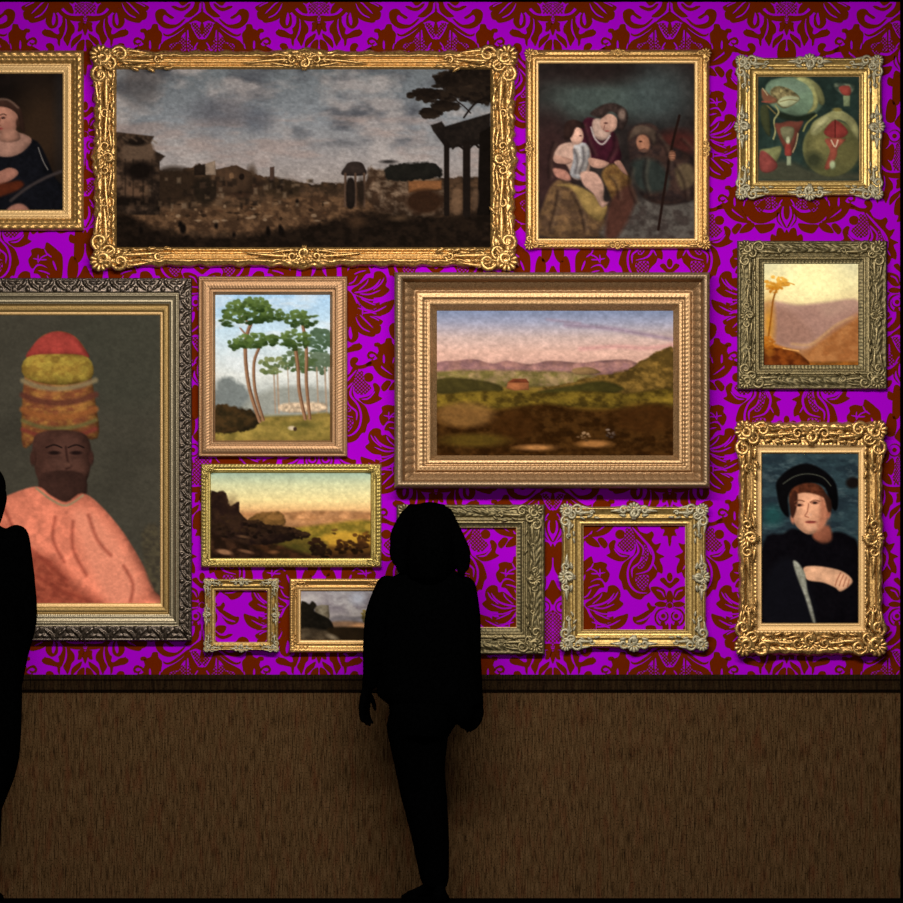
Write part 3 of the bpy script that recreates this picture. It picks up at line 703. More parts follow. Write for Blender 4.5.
p.ell(45, 640, 200, 22, (24, 18, 14), 4); p.poly([(20, 690), (220, 760), (500, 800), (900, 745), (1130, 690), (1330, 680), (1500, 700), (1800, 690), (1800, 900), (0, 900)], (22, 16, 12), 7, rough=2.5, color2=(34, 25, 18))
for u, v, w in ((318, 742, 9), (330, 762, 14), (713, 762, 7), (715, 780, 11), (768, 756, 8), (774, 774, 12), (480, 750, 8), (845, 640, 6), (140, 770, 9), (560, 790, 8)): p.ell(u, v, w, w * 1.6, (16, 12, 10), 2.2)
q = random.Random(8)
for k in range(110):
    u, v = q.uniform(60, 900), q.uniform(500, 650); w, h = q.uniform(8, 26), q.uniform(8, 30)
    if v < 520 + abs(u - 500) * .05: continue
    p.poly([(u, v), (u + w, v - q.uniform(-3, 3)), (u + w, v + h), (u, v + h)], q.choice([(34, 26, 20), (62, 47, 36), (84, 66, 50), (44, 33, 25), (26, 20, 16), (104, 86, 68)]), 2.2, a=.7, smooth=False, rim=0)
for u in (70, 105, 150, 190): p.line([(u, 450), (u, 640)], 1.2, (26, 20, 16), 2, a=.6)
for u, v in ((60, 350), (100, 352), (150, 356), (190, 362)): p.line([(u, v), (u + 20, v + 14)], 1.5, (96, 78, 62), 2, a=.6)
p.view(300, 60, 4.515)
p.poly([(190, 520), (205, 480), (225, 462), (272, 462), (292, 485), (295, 520)], (42, 34, 30), 1.4)
for u in (205, 250, 290): p.line([(u, 515), (u, 660)], 2.4, (78, 60, 48), 1.2)
p.poly([(212, 545), (245, 545), (245, 660), (212, 660)], (30, 24, 20), 2); p.ell(275, 600, 16, 60, (34, 26, 20), 3)
p.poly([(310, 490), (380, 500), (640, 540), (645, 700), (420, 700), (310, 640)], (52, 38, 28), 3, rough=2, color2=(100, 82, 66)); p.poly([(490, 545), (640, 545), (640, 585), (490, 600)], (112, 74, 46), 1.6, smooth=False)
p.poly([(390, 480), (460, 470), (560, 462), (620, 480), (640, 520), (560, 540), (400, 545)], (28, 26, 22), 2, rough=2); p.ell(560, 640, 85, 55, (46, 30, 20), 5); p.ell(400, 460, 34, 8, (46, 42, 40), 2)
p.poly([(590, 295), (640, 278), (655, 300), (860, 240), (860, 345), (830, 380), (660, 400), (600, 320)], (32, 26, 22), 1.5, smooth=False, tex=.4)
for u, w in ((662, 5.4), (752, 7.5)): p.line([(u, 380), (u, 695)], w, (27, 21, 17), 1.2)
p.poly([(810, 330), (865, 300), (865, 700), (800, 700)], (20, 15, 12), 1.5, smooth=False); p.line([(690, 400), (710, 384), (735, 400)], 2.2, (27, 21, 17)); p.line([(765, 400), (788, 380), (806, 395)], 2.2, (27, 21, 17))
p.poly([(690, 590), (730, 590), (730, 690), (690, 690)], (92, 70, 52), 2, a=.8); p.poly([(780, 590), (806, 590), (806, 660), (780, 680)], (78, 60, 46), 2, a=.8)
p.poly([(600, 70), (680, 50), (865, 40), (865, 190), (800, 200), (720, 180), (660, 130), (620, 100)], (26, 20, 16), 2, rough=3, color2=(44, 34, 26)); 
for (u, v, rx, ry) in ((560, 160, 66, 26), (640, 175, 70, 34), (590, 240, 52, 18), (690, 120, 80, 42), (780, 90, 90, 50), (660, 210, 60, 20)): p.foliage(u, v, rx, ry, (40, 31, 24), (24, 18, 14), 50, 3.2, int(u))
p.line([(740, 260), (770, 220), (800, 190), (840, 170)], 2, (24, 18, 14)); p.line([(700, 180), (740, 210), (770, 240)], 1.2, (30, 22, 18)); p.ell(450, 715, 35, 12, (86, 66, 48), 4, a=.7); p.ell(255, 730, 40, 26, (64, 46, 32), 6, a=.8)
p.mottle(.12, 3, 2)
canvas(r2, outer, inner, p)

# ---- 3 seated group, thin gold frame
outer, inner = (525.5, 50, 709.5, 249.5), (539, 64, 694, 238.5)
r3 = root_at('framed_painting', 'gold framed dark painting of a woman holding an infant while an older figure leans in', 'painting', outer)
def rel3(s, t, half, i, L): return 1.3 * np.sin((s * 1.0 + t * 1.6) * 1.5) * band(t, 2.5, 6.5) + 1.2 * np.sin((s - t * 1.4) * 1.6) * band(t, 7.5, 11.0)
moulding(r3, outer, inner, [(0, 14), (.08, 28), (.2, 34), (.42, 34), (.5, 22), (.58, 20), (.66, 24), (.84, 16), (.9, 20), (1, 10)], rel3, [(11, 1)], [g_warm, g_liner], step=.7)
for k, (dx, dy) in enumerate(((-1, -1), (1, -1), (1, 1), (-1, 1))):
    c = Carve(.033); fx, fy = dx * 88, dy * 95.5
    c.shell(fx, fy, 5.5, math.degrees(math.atan2(dy, dx)), 240, 7)
    for ux, uy, hd in ((-dx, 0, 1), (0, -dy, -1)):
        c.scroll(fx + ux * 6, fy + uy * 6, 3.2, math.degrees(math.atan2(uy, ux)) + 180, hd * dx * dy, 1.1, .3); c.leaf(fx + ux * 6, fy + uy * 6, math.degrees(math.atan2(uy, ux)), 14, 0, 3.2, 3)
    c.build('corner_ornament', r3, g_warm)
for k, (fx, fy, dx, dy) in enumerate(((0, -96.5, 0, -1), (0, 96.5, 0, 1), (-89, 0, -1, 0), (89, 0, 1, 0))): side_carving(r3, fx, fy, dx, dy, 5.5, 9, .033, g_warm, 30 + k)
p = Pic(inner, base=(40, 34, 32), seed=11); p.mottle(.3, 16, 16); p.view(530, 55, 4.754)
p.ell(330, 210, 240, 100, (76, 86, 80), 20, a=.85); p.ell(610, 190, 150, 130, (72, 82, 80), 26, a=.7); p.ell(300, 90, 160, 50, (40, 30, 28), 14, a=.8)
p.ell(90, 520, 120, 220, (54, 36, 34), 20, a=.9); p.ell(700, 420, 110, 60, (64, 34, 30), 10)
p.poly([(250, 320), (300, 300), (400, 370), (425, 440), (430, 500), (360, 520), (290, 490), (240, 420)], (58, 24, 34), 2)
p.poly([(300, 310), (350, 310), (385, 370), (345, 410), (300, 380)], (176, 146, 130), 2, rim=.6); p.line([(290, 345), (310, 400), (345, 425), (380, 385)], 1.6, (170, 158, 150), 1.6)
p.ell(375, 325, 42, 44, (168, 130, 112), 1.5, 20); p.poly([(285, 280), (340, 240), (400, 230), (455, 260), (465, 310), (440, 355), (415, 345), (415, 290), (380, 270), (340, 300)], (56, 44, 40), 2, tex=.5); p.ell(438, 285, 18, 28, (104, 86, 76), 3)
p.ell(360, 325, 8, 4, (70, 40, 36)); p.line([(355, 335), (350, 355)], .8, (120, 76, 66)); p.ell(366, 362, 8, 3, (140, 66, 62))
p.poly([(40, 860), (60, 720), (110, 610), (180, 600), (260, 680), (340, 760), (370, 800), (400, 860)], (98, 74, 50), 3, color2=(72, 54, 40)); p.poly([(130, 620), (200, 640), (260, 740), (330, 790), (370, 740), (345, 690), (220, 620)], (138, 112, 66), 3)
p.poly([(340, 570), (380, 520), (440, 540), (480, 600), (450, 690), (400, 700), (370, 640)], (112, 84, 48), 3, color2=(80, 56, 34)); p.poly([(360, 800), (440, 700), (800, 700), (800, 870), (370, 870)], (58, 50, 46), 6, color2=(80, 74, 68)); p.poly([(380, 700), (470, 620), (500, 700), (420, 860), (360, 860)], (70, 44, 36), 5)
p.poly([(115, 470), (150, 425), (230, 415), (280, 440), (290, 500), (270, 580), (210, 590), (170, 520), (120, 510)], (184, 148, 130), 2, rim=.5)
p.poly([(210, 430), (265, 420), (285, 470), (270, 540), (240, 590), (190, 570), (205, 500)], (178, 172, 168), 2, rim=.6, color2=(150, 146, 146)); p.poly([(240, 560), (310, 560), (350, 620), (350, 690), (375, 700), (340, 725), (300, 660), (255, 620)], (182, 142, 124), 2, rim=.5)
p.poly([(115, 480), (160, 485), (200, 500), (180, 520), (120, 512)], (168, 128, 110), 1.5); p.poly([(110, 540), (170, 550), (195, 585), (180, 600), (125, 580)], (160, 112, 96), 2)
p.ell(222, 385, 33, 42, (190, 148, 128), 1.5); p.poly([(165, 400), (165, 330), (205, 308), (250, 325), (258, 350), (220, 345), (198, 390)], (46, 32, 28), 2); p.ell(240, 385, 5, 3, (60, 34, 30))
p.poly([(280, 490), (360, 505), (375, 520), (340, 540), (290, 530)], (166, 126, 108), 1.5); p.poly([(400, 510), (430, 505), (465, 570), (440, 560), (415, 530)], (150, 110, 94), 1.5)
p.poly([(465, 420), (475, 360), (530, 325), (600, 340), (650, 420), (780, 500), (785, 680), (600, 710), (500, 620)], (60, 44, 38), 3, color2=(44, 34, 32)); p.poly([(480, 520), (560, 490), (640, 540), (650, 640), (520, 640)], (44, 48, 44), 6)
p.ell(538, 420, 32, 42, (142, 98, 76), 1.8, -15); p.poly([(470, 400), (500, 340), (560, 340), (600, 370), (590, 430), (560, 380), (510, 380)], (76, 62, 52), 2.5); p.ell(525, 412, 7, 4, (50, 28, 22)); p.line([(545, 445), (520, 455)], .8, (80, 44, 34)); p.ell(540, 455, 18, 8, (90, 66, 56), 2)
p.poly([(690, 540), (760, 520), (785, 600), (720, 640)], (84, 70, 52), 4); p.line([(710, 290), (665, 480), (610, 830)], 2.6, (34, 22, 18)); p.ell(675, 480, 17, 24, (140, 96, 74), 1.5)
for k in range(4): p.line([(662, 462 + k * 11), (690, 460 + k * 12)], .7, (84, 52, 40))
for pts in ([(250, 330), (270, 400), (300, 470)], [(400, 380), (400, 440), (370, 500)], [(130, 650), (120, 720), (90, 830)], [(200, 660), (240, 740), (260, 840)], [(480, 540), (470, 620), (500, 700)], [(600, 380), (650, 460), (660, 560)], [(690, 520), (730, 600), (740, 680)], [(550, 500), (540, 580), (560, 660)], [(380, 580), (410, 620), (420, 680)], [(210, 450), (225, 500), (215, 560)], [(250, 440), (255, 500), (235, 560)], [(720, 400), (760, 440)], [(110, 420), (90, 500), (90, 580)]):
    p.line(pts, 2.0, (26, 18, 17), 4, a=.6); p.line([(u + 14, v + 4) for u, v in pts], 1.6, (120, 98, 78), 5, a=.3)
p.mottle(.16, 5, 5)
canvas(r3, outer, inner, p)

# ---- swept frames (three of one kind)
def swept(root, outer, inner, seed, mat=g_soft, lift=1.0):
    wl = inner[0] - outer[0]; k = wl / 24.0
    def rel(s, t, half, i, L):
        a = half - np.abs(s)
        c = np.clip(1 - a / (26 * k), 0, 1) + np.clip(1 - np.abs(s) / (15 * k), 0, 1)
        return 2.0 * np.abs(np.sin(s * .8 / k + t * .5)) * np.abs(np.cos(t * .9 / k)) * c * band(t, 0, 13 * k, 1)
    def wv(q, i): return 1.6 * k * (np.clip(np.abs(q) * 4 - 3, 0, 1) + np.clip(1 - np.abs(q) * 3.2, 0, 1)) - 1.2 * k
    moulding(root, outer, inner, [(0, 16), (.06, 30), (.14, 34), (.2, 28), (.42, 20), (.5, 20), (.54, 27), (.64, 27), (.68, 19), (.82, 16), (.86, 20), (1, 9)], rel, [(wl * .9, 1)], [mat, g_liner], wave=wv, step=.7)
    ornaments(root, outer, inner, 10 * k, 34 * k, .027, g_silver, seed, sr=11.5 * k, srun=15 * k, inset=.34, hset=.24)
outer, inner = (736, 57, 882.5, 197.5), (758, 77, 859, 181)
r4 = root_at('framed_painting', 'gold swept frame around a dark green study of curling pods and red fruit, top right', 'painting', outer)
swept(r4, outer, inner, 50)
p = Pic(inner, base=(40, 52, 46), seed=13); p.mottle(.25, 12, 12); p.view(750, 70, 7.525)
p.poly([(65, 700), (300, 690), (480, 760), (820, 780), (820, 830), (65, 830)], (66, 66, 52), 6)
p.poly([(110, 180), (140, 90), (250, 60), (400, 60), (500, 110), (550, 200), (550, 260), (480, 340), (360, 355), (240, 320), (150, 260)], (104, 122, 98), 2)
p.poly([(330, 60), (420, 55), (520, 120), (560, 220), (545, 265), (510, 240), (480, 150), (400, 80)], (120, 118, 78), 2); p.poly([(350, 70), (420, 110), (470, 180), (470, 270), (430, 330), (500, 290), (510, 200), (460, 100), (390, 62)], (160, 156, 100), 1.6); p.ell(300, 140, 130, 60, (120, 138, 116), 8, a=.8)
p.poly([(200, 310), (350, 350), (480, 320), (470, 370), (330, 385), (220, 360)], (34, 40, 30), 3)
p.poly([(150, 170), (190, 125), (260, 130), (330, 165), (375, 215), (330, 260), (250, 290), (190, 240)], (120, 108, 74), 1.5, tex=.9); p.poly([(210, 240), (260, 200), (340, 200), (372, 222), (320, 262), (250, 280)], (168, 170, 130), 1.5); p.line([(225, 240), (290, 225), (350, 230)], .8, (110, 96, 60))
p.poly([(90, 140), (150, 190), (200, 220), (190, 250), (120, 250), (90, 210)], (126, 84, 62), 2); p.line([(95, 140), (130, 190)], 1, (170, 160, 120)); p.line([(90, 240), (160, 240)], 1.2, (150, 76, 62))
p.poly([(80, 280), (130, 270), (150, 400), (150, 500), (110, 460), (80, 380)], (62, 64, 42), 2); p.line([(190, 270), (215, 320), (180, 380), (190, 460), (175, 520)], 1.6, (148, 142, 96)); p.line([(130, 270), (190, 330)], 1.4, (110, 96, 60))
p.poly([(185, 410), (230, 400), (290, 385), (350, 390), (400, 390), (360, 480), (330, 600), (290, 650), (250, 580), (215, 500)], (108, 62, 50), 1.8); p.poly([(230, 440), (285, 425), (330, 440), (325, 500), (285, 560), (240, 500)], (104, 100, 74), 1.5); p.line([(400, 460), (430, 400), (500, 340)], 1.6, (128, 124, 76)); p.line([(360, 480), (345, 560), (320, 620)], 1.2, (160, 140, 104))
p.poly([(270, 560), (300, 560), (310, 640), (262, 640)], (132, 58, 50), 1.5); p.poly([(275, 650), (308, 650), (310, 720), (275, 720)], (132, 138, 110), 1.2, smooth=False); p.ell(285, 530, 14, 26, (176, 176, 140), 1.5)
p.poly([(70, 610), (150, 590), (235, 580), (200, 690), (120, 700)], (112, 112, 74), 1.8); p.poly([(75, 620), (120, 620), (200, 700), (190, 750), (120, 775), (72, 740)], (122, 62, 56), 1.8)
p.ell(610, 590, 215, 215, (98, 96, 62), 2); p.ell(610, 590, 195, 200, (84, 82, 52), 4); p.ell(530, 560, 80, 100, (128, 120, 74), 14, a=.8); p.ell(720, 640, 80, 100, (100, 94, 58), 12, a=.8); p.ell(480, 680, 60, 60, (58, 60, 42), 8)
p.poly([(455, 480), (470, 400), (560, 340), (660, 300), (760, 350), (810, 420), (815, 520), (780, 490), (720, 400), (640, 375), (570, 430), (500, 490)], (142, 138, 94), 1.8); p.poly([(560, 345), (500, 400), (470, 470), (530, 430), (600, 370)], (168, 162, 116), 2)
p.poly([(555, 465), (640, 378), (735, 460), (700, 510), (640, 515), (600, 510)], (120, 52, 46), 1.6); p.line([(640, 380), (640, 510)], 1.2, (80, 34, 30)); p.ell(655, 300, 34, 14, (120, 110, 64), 1.5)
p.poly([(565, 520), (700, 520), (715, 530), (660, 590), (650, 650), (600, 740), (560, 740), (590, 650), (600, 600)], (142, 76, 60), 1.6); p.line([(610, 530), (640, 580), (660, 530)], 1.2, (204, 180, 150)); p.ell(620, 715, 22, 32, (150, 158, 120), 2)
p.poly([(630, 130), (650, 100), (760, 110), (790, 130), (740, 200), (670, 170)], (116, 122, 98), 2, color2=(60, 68, 58)); p.poly([(670, 130), (740, 120), (760, 160), (740, 200), (690, 180)], (140, 66, 56), 1.5); p.poly([(700, 195), (752, 195), (750, 275), (703, 275)], (122, 130, 96), 1.3, smooth=False); p.mottle(.1)
canvas(r4, outer, inner, p)

# ---- dark ornate patina frames (two of one kind)
def antique(root, outer, inner, seed):
    wl = inner[0] - outer[0]; k = 1.0
    def rel(s, t, half, i, L):
        a = half - np.abs(s)
        z = np.clip(1.25 - a / 60, 0, 1) + np.clip(1 - np.abs(s) / 26, 0, 1)
        c = np.abs(np.sin(s * .42 + 1.6 * np.sin(t * .45))) * np.abs(np.cos(t * .5 - s * .13))
        return 5.5 * c * np.clip(z, .15, 1) * band(t, 2, 15, 1.5) + 1.6 * np.abs(np.sin(s * .9)) * band(t, 22, 26)
    moulding(root, outer, inner, [(0, 14), (.05, 30), (.1, 30), (.14, 24), (.3, 30), (.5, 26), (.57, 18), (.61, 27), (.67, 27), (.71, 18), (.75, 25), (.8, 25), (.84, 16), (.95, 13), (.97, 16), (1, 9)], rel, [(15.5, 1), (21, 0), (wl * .965, 2)], [g_patina, g_patina_hi, g_liner], step=.7)
    ornaments(root, outer, inner, 11, 44, .026, g_patina_hi, seed, sr=9.5, srun=27, inset=.42, hset=.36, which='lr')
outer, inner = (737, 241, 887, 390), (764, 264, 858, 365)
r5 = root_at('framed_painting', 'dark patinated square frame around a glowing hazy valley at sunset, right side', 'painting', outer)
antique(r5, outer, inner, 70)
p = Pic(inner, seed=17); p.vgrad([(264, (214, 204, 160)), (285, (232, 216, 160)), (300, (224, 200, 146)), (312, (186, 152, 112)), (340, (166, 124, 96)), (366, (140, 88, 44))])
p.view(710, 220, 4.515); p.ell(460, 270, 120, 100, (252, 236, 172), 26, a=.95)
p.poly([(240, 375), (400, 385), (520, 372), (680, 370), (680, 560), (240, 560)], (170, 134, 116), 4); p.poly([(470, 390), (530, 440), (680, 400), (680, 520), (480, 540), (400, 460), (330, 420)], (156, 118, 104), 8, a=.8)
p.poly([(270, 400), (340, 400), (420, 460), (470, 540), (360, 570), (270, 540)], (150, 112, 96), 8); p.poly([(440, 590), (540, 510), (620, 460), (680, 440), (680, 660), (440, 660)], (168, 112, 66), 8, color2=(150, 94, 52)); p.line([(370, 560), (460, 560), (560, 480), (640, 440)], 2, (196, 152, 96), 3, a=.6)
p.poly([(240, 550), (320, 570), (400, 600), (450, 640), (680, 640), (680, 670), (240, 670)], (152, 92, 36), 3, tex=.4); p.poly([(240, 580), (340, 585), (410, 610), (440, 660), (240, 670)], (84, 38, 14), 1.8, color2=(120, 62, 22)); p.line([(330, 580), (400, 592)], 1, (220, 160, 90))
p.ell(265, 470, 24, 100, (196, 136, 44), 8, a=.85); p.line([(262, 540), (275, 440), (285, 360), (305, 300)], 1.8, (138, 82, 24)); p.foliage(300, 285, 52, 30, (190, 124, 36), (224, 168, 70), 60, 2.0, 4); p.foliage(285, 310, 30, 22, (170, 100, 26), (200, 140, 44), 24, 1.7, 5); p.line([(300, 300), (340, 282), (380, 292)], 1, (196, 136, 50)); p.foliage(262, 555, 26, 30, (140, 76, 20), (180, 110, 36), 30, 1.8, 6); p.mottle(.06)
canvas(r5, outer, inner, p)

# ---- 6 youth in black, rococo frame
outer, inner = (738, 421.5, 883, 656), (762, 454, 858, 623)
r6 = root_at('framed_painting', 'tall rococo gold frame with a portrait of a youth in a black hat, lower right', 'painting', outer)
def rel6(s, t, half, i, L):
    a = half - np.abs(s)
    c = np.abs(np.sin(s * .4 + 1.8 * np.sin(t * .5))) * np.abs(np.cos(t * .45 + s * .12))
    return 7 * c * np.clip(np.clip(1.1 - a / 46, 0, 1) + np.clip(1 - np.abs(s) / 22, 0, 1), .05, 1) * band(t, 6, 17, 1.5) + 8 * (c - .5) * band(t, -2, 7) * np.clip(1.3 - a / 60, .3, 1) + 1.2 * np.sin(s * 1.6) * band(t, 19, 22)
def wave6(q, i): return 1.6 * np.clip(np.abs(q) * 7 - 5.6, 0, 1) + 1.4 * np.clip(1 - np.abs(q) * 5, 0, 1) - .6 + .5 * np.sin(q * 40)
moulding(r6, outer, inner, [(0, 16), (.07, 42), (.17, 48), (.27, 40), (.33, 24), (.55, 22), (.66, 28), (.74, 30), (.8, 20), (.92, 18), (.95, 21), (1, 9)], rel6, [(20.5, 1)], [g_rococo, g_liner], wave=wave6, step=.7)
ornaments(r6, outer, inner, 15, 46, 0.037, g_rococo, 90, sr=14, srun=30, inset=.40, hset=.38)
p = Pic(inner, base=(48, 64, 68), seed=19); p.clouds((34, 44, 50), 18, 8, .4, .6, 440, 600, .8); p.clouds((84, 98, 98), 10, 4, .55, .8, 440, 540, .6); p.view(755, 450, 5.018)
p.ell(90, 330, 50, 50, (34, 78, 74), 10, a=.7); p.ell(490, 165, 34, 28, (24, 18, 16), 3)
p.poly([(40, 470), (140, 420), (200, 395), (330, 440), (400, 410), (470, 430), (520, 500), (525, 880), (40, 880)], (13, 11, 14), 3, tex=.3); p.poly([(40, 860), (80, 600), (200, 560), (300, 860)], (18, 17, 22), 8)
p.poly([(300, 400), (370, 380), (385, 450), (340, 470), (290, 440)], (128, 76, 56), 3)
p.poly([(180, 260), (200, 210), (280, 195), (340, 220), (365, 300), (350, 370), (310, 410), (270, 424), (230, 405), (195, 360)], (206, 150, 116), 1.6); p.poly([(330, 230), (366, 300), (352, 370), (310, 412), (325, 340)], (176, 112, 84), 4)
p.ell(187, 350, 9, 20, (172, 112, 86), 2, -15); p.ell(368, 322, 11, 22, (150, 90, 68), 2, 10)
p.poly([(170, 260), (180, 190), (240, 160), (320, 175), (360, 230), (372, 300), (345, 240), (250, 214), (185, 240), (188, 300)], (82, 44, 28), 1.8, tex=.5)
p.poly([(108, 210), (112, 150), (180, 90), (260, 68), (340, 100), (400, 160), (416, 240), (410, 300), (385, 290), (350, 190), (280, 165), (200, 185), (165, 240), (170, 335), (130, 300)], (12, 11, 12), 2); p.poly([(176, 250), (196, 205), (214, 230), (206, 300), (190, 340), (176, 310)], (62, 34, 24), 2); p.poly([(345, 215), (380, 250), (384, 300), (366, 310), (352, 260)], (52, 30, 22), 2)
p.ell(330, 345, 26, 50, (170, 112, 84), 12, a=.55)
p.line([(140, 170), (200, 132), (270, 120), (340, 138), (380, 180)], .8, (100, 100, 84), a=.8)
for u in (222, 300): p.ell(u, 277 - (u - 222) * .15, 20, 8, (146, 92, 70), 1.2); p.ell(u, 277 - (u - 222) * .15, 10, 6, (44, 28, 24), 1); p.line([(u - 24, 262), (u, 252), (u + 24, 258)], .9, (108, 62, 44))
p.line([(268, 270), (262, 310), (250, 330), (268, 338)], 1.1, (158, 98, 74)); p.ell(276, 326, 9, 7, (214, 160, 128), 1.5); p.ell(280, 362, 26, 7, (152, 72, 60), 1.2); p.line([(256, 362), (300, 360)], .7, (96, 40, 36)); p.ell(280, 392, 24, 10, (214, 158, 124), 3)
p.poly([(245, 590), (300, 582), (380, 592), (440, 610), (480, 640), (485, 670), (430, 710), (400, 690), (340, 665), (270, 655), (248, 630)], (214, 162, 126), 1.6)
for k in range(4): p.line([(430 + k * 14, 615 + k * 12), (412 + k * 18, 650 + k * 8), (402 + k * 20, 680 + k * 2)], .8, (150, 84, 62))
p.poly([(190, 562), (215, 565), (250, 620), (262, 700), (285, 780), (305, 870), (290, 870), (250, 740), (215, 650)], (124, 122, 106), 2, color2=(164, 162, 146)); p.mottle(.08)
canvas(r6, outer, inner, p)

# ---- 7 tall portrait, silver and gold frame, cut by the left edge
outer, inner = (-108, 278.5, 192, 641), (-76, 315.5, 160, 603)
r7 = root_at('framed_painting', 'tallest painting, figure in salmon coat and red cap, silver carved frame cut by left edge', 'painting', outer)
def rel7(s, t, half, i, L):
    q = (s % 27) - 13.5; a = np.abs(q)
    h = 7 * ellb(a, t, 3.2, 5.0, 1.8, 4.6, -28) + 6 * ellb(a, t, 7.2, 8.5, 1.4, 4.6, -50) + 6.5 * ellb(q, t, 0, 10.5, 2.2, 2.8) + 5 * ellb(a, t, 10.5, 4.5, 3.4, 1.6, 15) + 5 * ellb(a, t, 12.8, 10.5, 1.5, 3.2)
    return h * (t < 14.5) + 2.0 * beads(s, t, 2.2, 23.8, 1.0) + .7 * beads(s, t, 1.6, 16.2, .8)
moulding(r7, outer, inner, [(0, 30), (.03, 40), (.05, 34), (.1, 36), (.38, 40), (.42, 34), (.45, 40), (.49, 40), (.52, 34), (.6, 30), (.64, 32), (.68, 26), (.72, 26), (.74, 18), (.8, 22), (.88, 20), (.9, 15), (.97, 14), (1, 8)], rel7,
         [(13.5, 1), (24.5, 2), (31.8, 3)], [g_silverdark, g_silvermid, g_inner, g_liner], step=.62)
p = Pic(inner, base=(66, 62, 52), seed=23); p.mottle(.12, 50, 40); p.ell(130, 350, 60, 60, (62, 60, 50), 30)
p.view(0, 270, 4.515)
# a plain stand-in portrait: tall rounded cap in bands of cloth, face turned to us, plain salmon robe
p.poly([(105, 800), (100, 620), (112, 480), (140, 370), (190, 300), (260, 278), (330, 296), (385, 360), (410, 470), (432, 600), (440, 760), (300, 740), (180, 760)], (112, 66, 42), 2, color2=(140, 96, 50), rim=.5)
p.poly([(122, 400), (150, 340), (195, 298), (260, 278), (330, 296), (378, 350), (398, 400), (260, 384)], (146, 60, 52), 1.8, rim=.5)
p.poly([(110, 480), (122, 395), (260, 380), (398, 395), (412, 490), (260, 520)], (152, 128, 56), 1.8, color2=(128, 100, 44), rim=.5)
for (v, w, c) in ((520, 5, (128, 112, 82)), (585, 6, (88, 50, 40)), (650, 6, (138, 84, 46)), (700, 4, (96, 88, 52)), (740, 4, (112, 52, 44))):
    p.line([(103, v - 20), (180, v + 8), (270, v + 16), (360, v + 4), (432, v - 22)], w, c, 3, a=.85)
p.poly([(150, 770), (180, 735), (270, 722), (370, 735), (405, 775), (412, 850), (400, 930), (360, 1000), (290, 1030), (220, 1005), (170, 940), (150, 850)], (70, 46, 38), 2, rim=.55)
p.ell(300, 850, 70, 80, (88, 60, 50), 12, a=.7); p.ell(352, 905, 36, 40, (84, 56, 46), 8, a=.7)
for u in (245, 345): p.ell(u, 826, 26, 9, (34, 22, 20), 1.6); p.line([(u - 36, 802), (u, 790), (u + 34, 802)], 1.5, (30, 20, 18)); p.ell(u, 846, 28, 8, (58, 38, 32), 3, a=.6)
p.line([(298, 800), (306, 860), (322, 885), (300, 898)], 2.0, (54, 34, 29), 2); p.ell(310, 878, 14, 10, (96, 66, 54), 3, a=.8); p.ell(302, 935, 36, 10, (108, 60, 54), 2); p.line([(268, 933), (340, 933)], .8, (44, 26, 24)); p.ell(300, 975, 30, 14, (80, 52, 44), 5, a=.6)
p.ell(150, 850, 14, 34, (62, 40, 33), 1.8); p.ell(412, 850, 12, 32, (58, 37, 31), 1.8)
p.view(0, 460, 4.515)
p.poly([(190, 60), (370, 60), (385, 170), (280, 210), (190, 160)], (56, 37, 31), 2, rim=.4)
p.poly([(-300, 700), (-250, 300), (-40, 200), (60, 150), (170, 120), (230, 160), (300, 190), (370, 150), (450, 200), (560, 330), (650, 480), (700, 590), (710, 700)], (204, 118, 92), 2, rim=.5)
p.poly([(-240, 300), (20, 300), (100, 400), (240, 450), (340, 560), (460, 700), (-300, 700)], (152, 74, 54), 14, a=.85, color2=(122, 54, 40)); p.poly([(330, 240), (420, 240), (520, 340), (600, 470), (640, 600), (520, 660), (440, 560), (380, 430)], (216, 134, 106), 12)
for pts in ([(250, 260), (240, 360), (290, 460)], [(140, 400), (220, 470), (300, 540)], [(60, 300), (140, 420), (230, 460)], [(330, 280), (330, 400), (390, 520)], [(160, 520), (260, 580), (360, 620)], [(560, 480), (600, 560), (590, 640)], [(400, 250), (440, 360), (500, 430)], [(20, 220), (60, 320), (60, 460)]): p.line(pts, 2.6, (130, 58, 44), 4, a=.7)
p.line([(165, 128), (230, 178), (300, 206), (375, 160)], 2.2, (150, 122, 92), 1.4)
p.poly([(640, 330), (715, 300), (720, 560), (700, 590), (660, 500)], (80, 72, 54), 4, color2=(60, 54, 44)); p.mottle(.07)
canvas(r7, outer, inner, p)

# ---- 8 pines, bronze frame
outer, inner = (198.5, 276.5, 347.5, 457), (215.5, 295, 330, 440.5)
r8 = root_at('framed_painting', 'plain bronze frame around a landscape of tall umbrella pines', 'painting', outer)
def rel8(s, t, half, i, L): return .9 * np.sin(s * 2.1 + t * 1.2) * np.cos(t * 2.2) * band(t, 2.5, 13)
moulding(r8, outer, inner, [(0, 18), (.06, 30), (.1, 30), (.14, 22), (.3, 30), (.5, 33), (.68, 30), (.74, 20), (.78, 26), (.86, 26), (.9, 16), (1, 9)], rel8, [], [g_bronze], step=.6)
p = Pic(inner, seed=29); p.vgrad([(295, (150, 180, 204)), (330, (178, 198, 208)), (375, (200, 200, 192)), (395, (164, 166, 158)), (412, (130, 128, 104)), (420, (124, 110, 62)), (441, (104, 82, 36))]); p.clouds((206, 208, 206), 30, 10, .5, .75, 296, 380, .6)
p.view(190, 270, 4.3); p.poly([(110, 500), (150, 460), (200, 480), (250, 520), (260, 600), (110, 600)], (112, 116, 112), 5, rough=2); p.poly([(250, 560), (330, 520), (420, 500), (610, 520), (610, 620), (250, 620)], (140, 140, 130), 6)
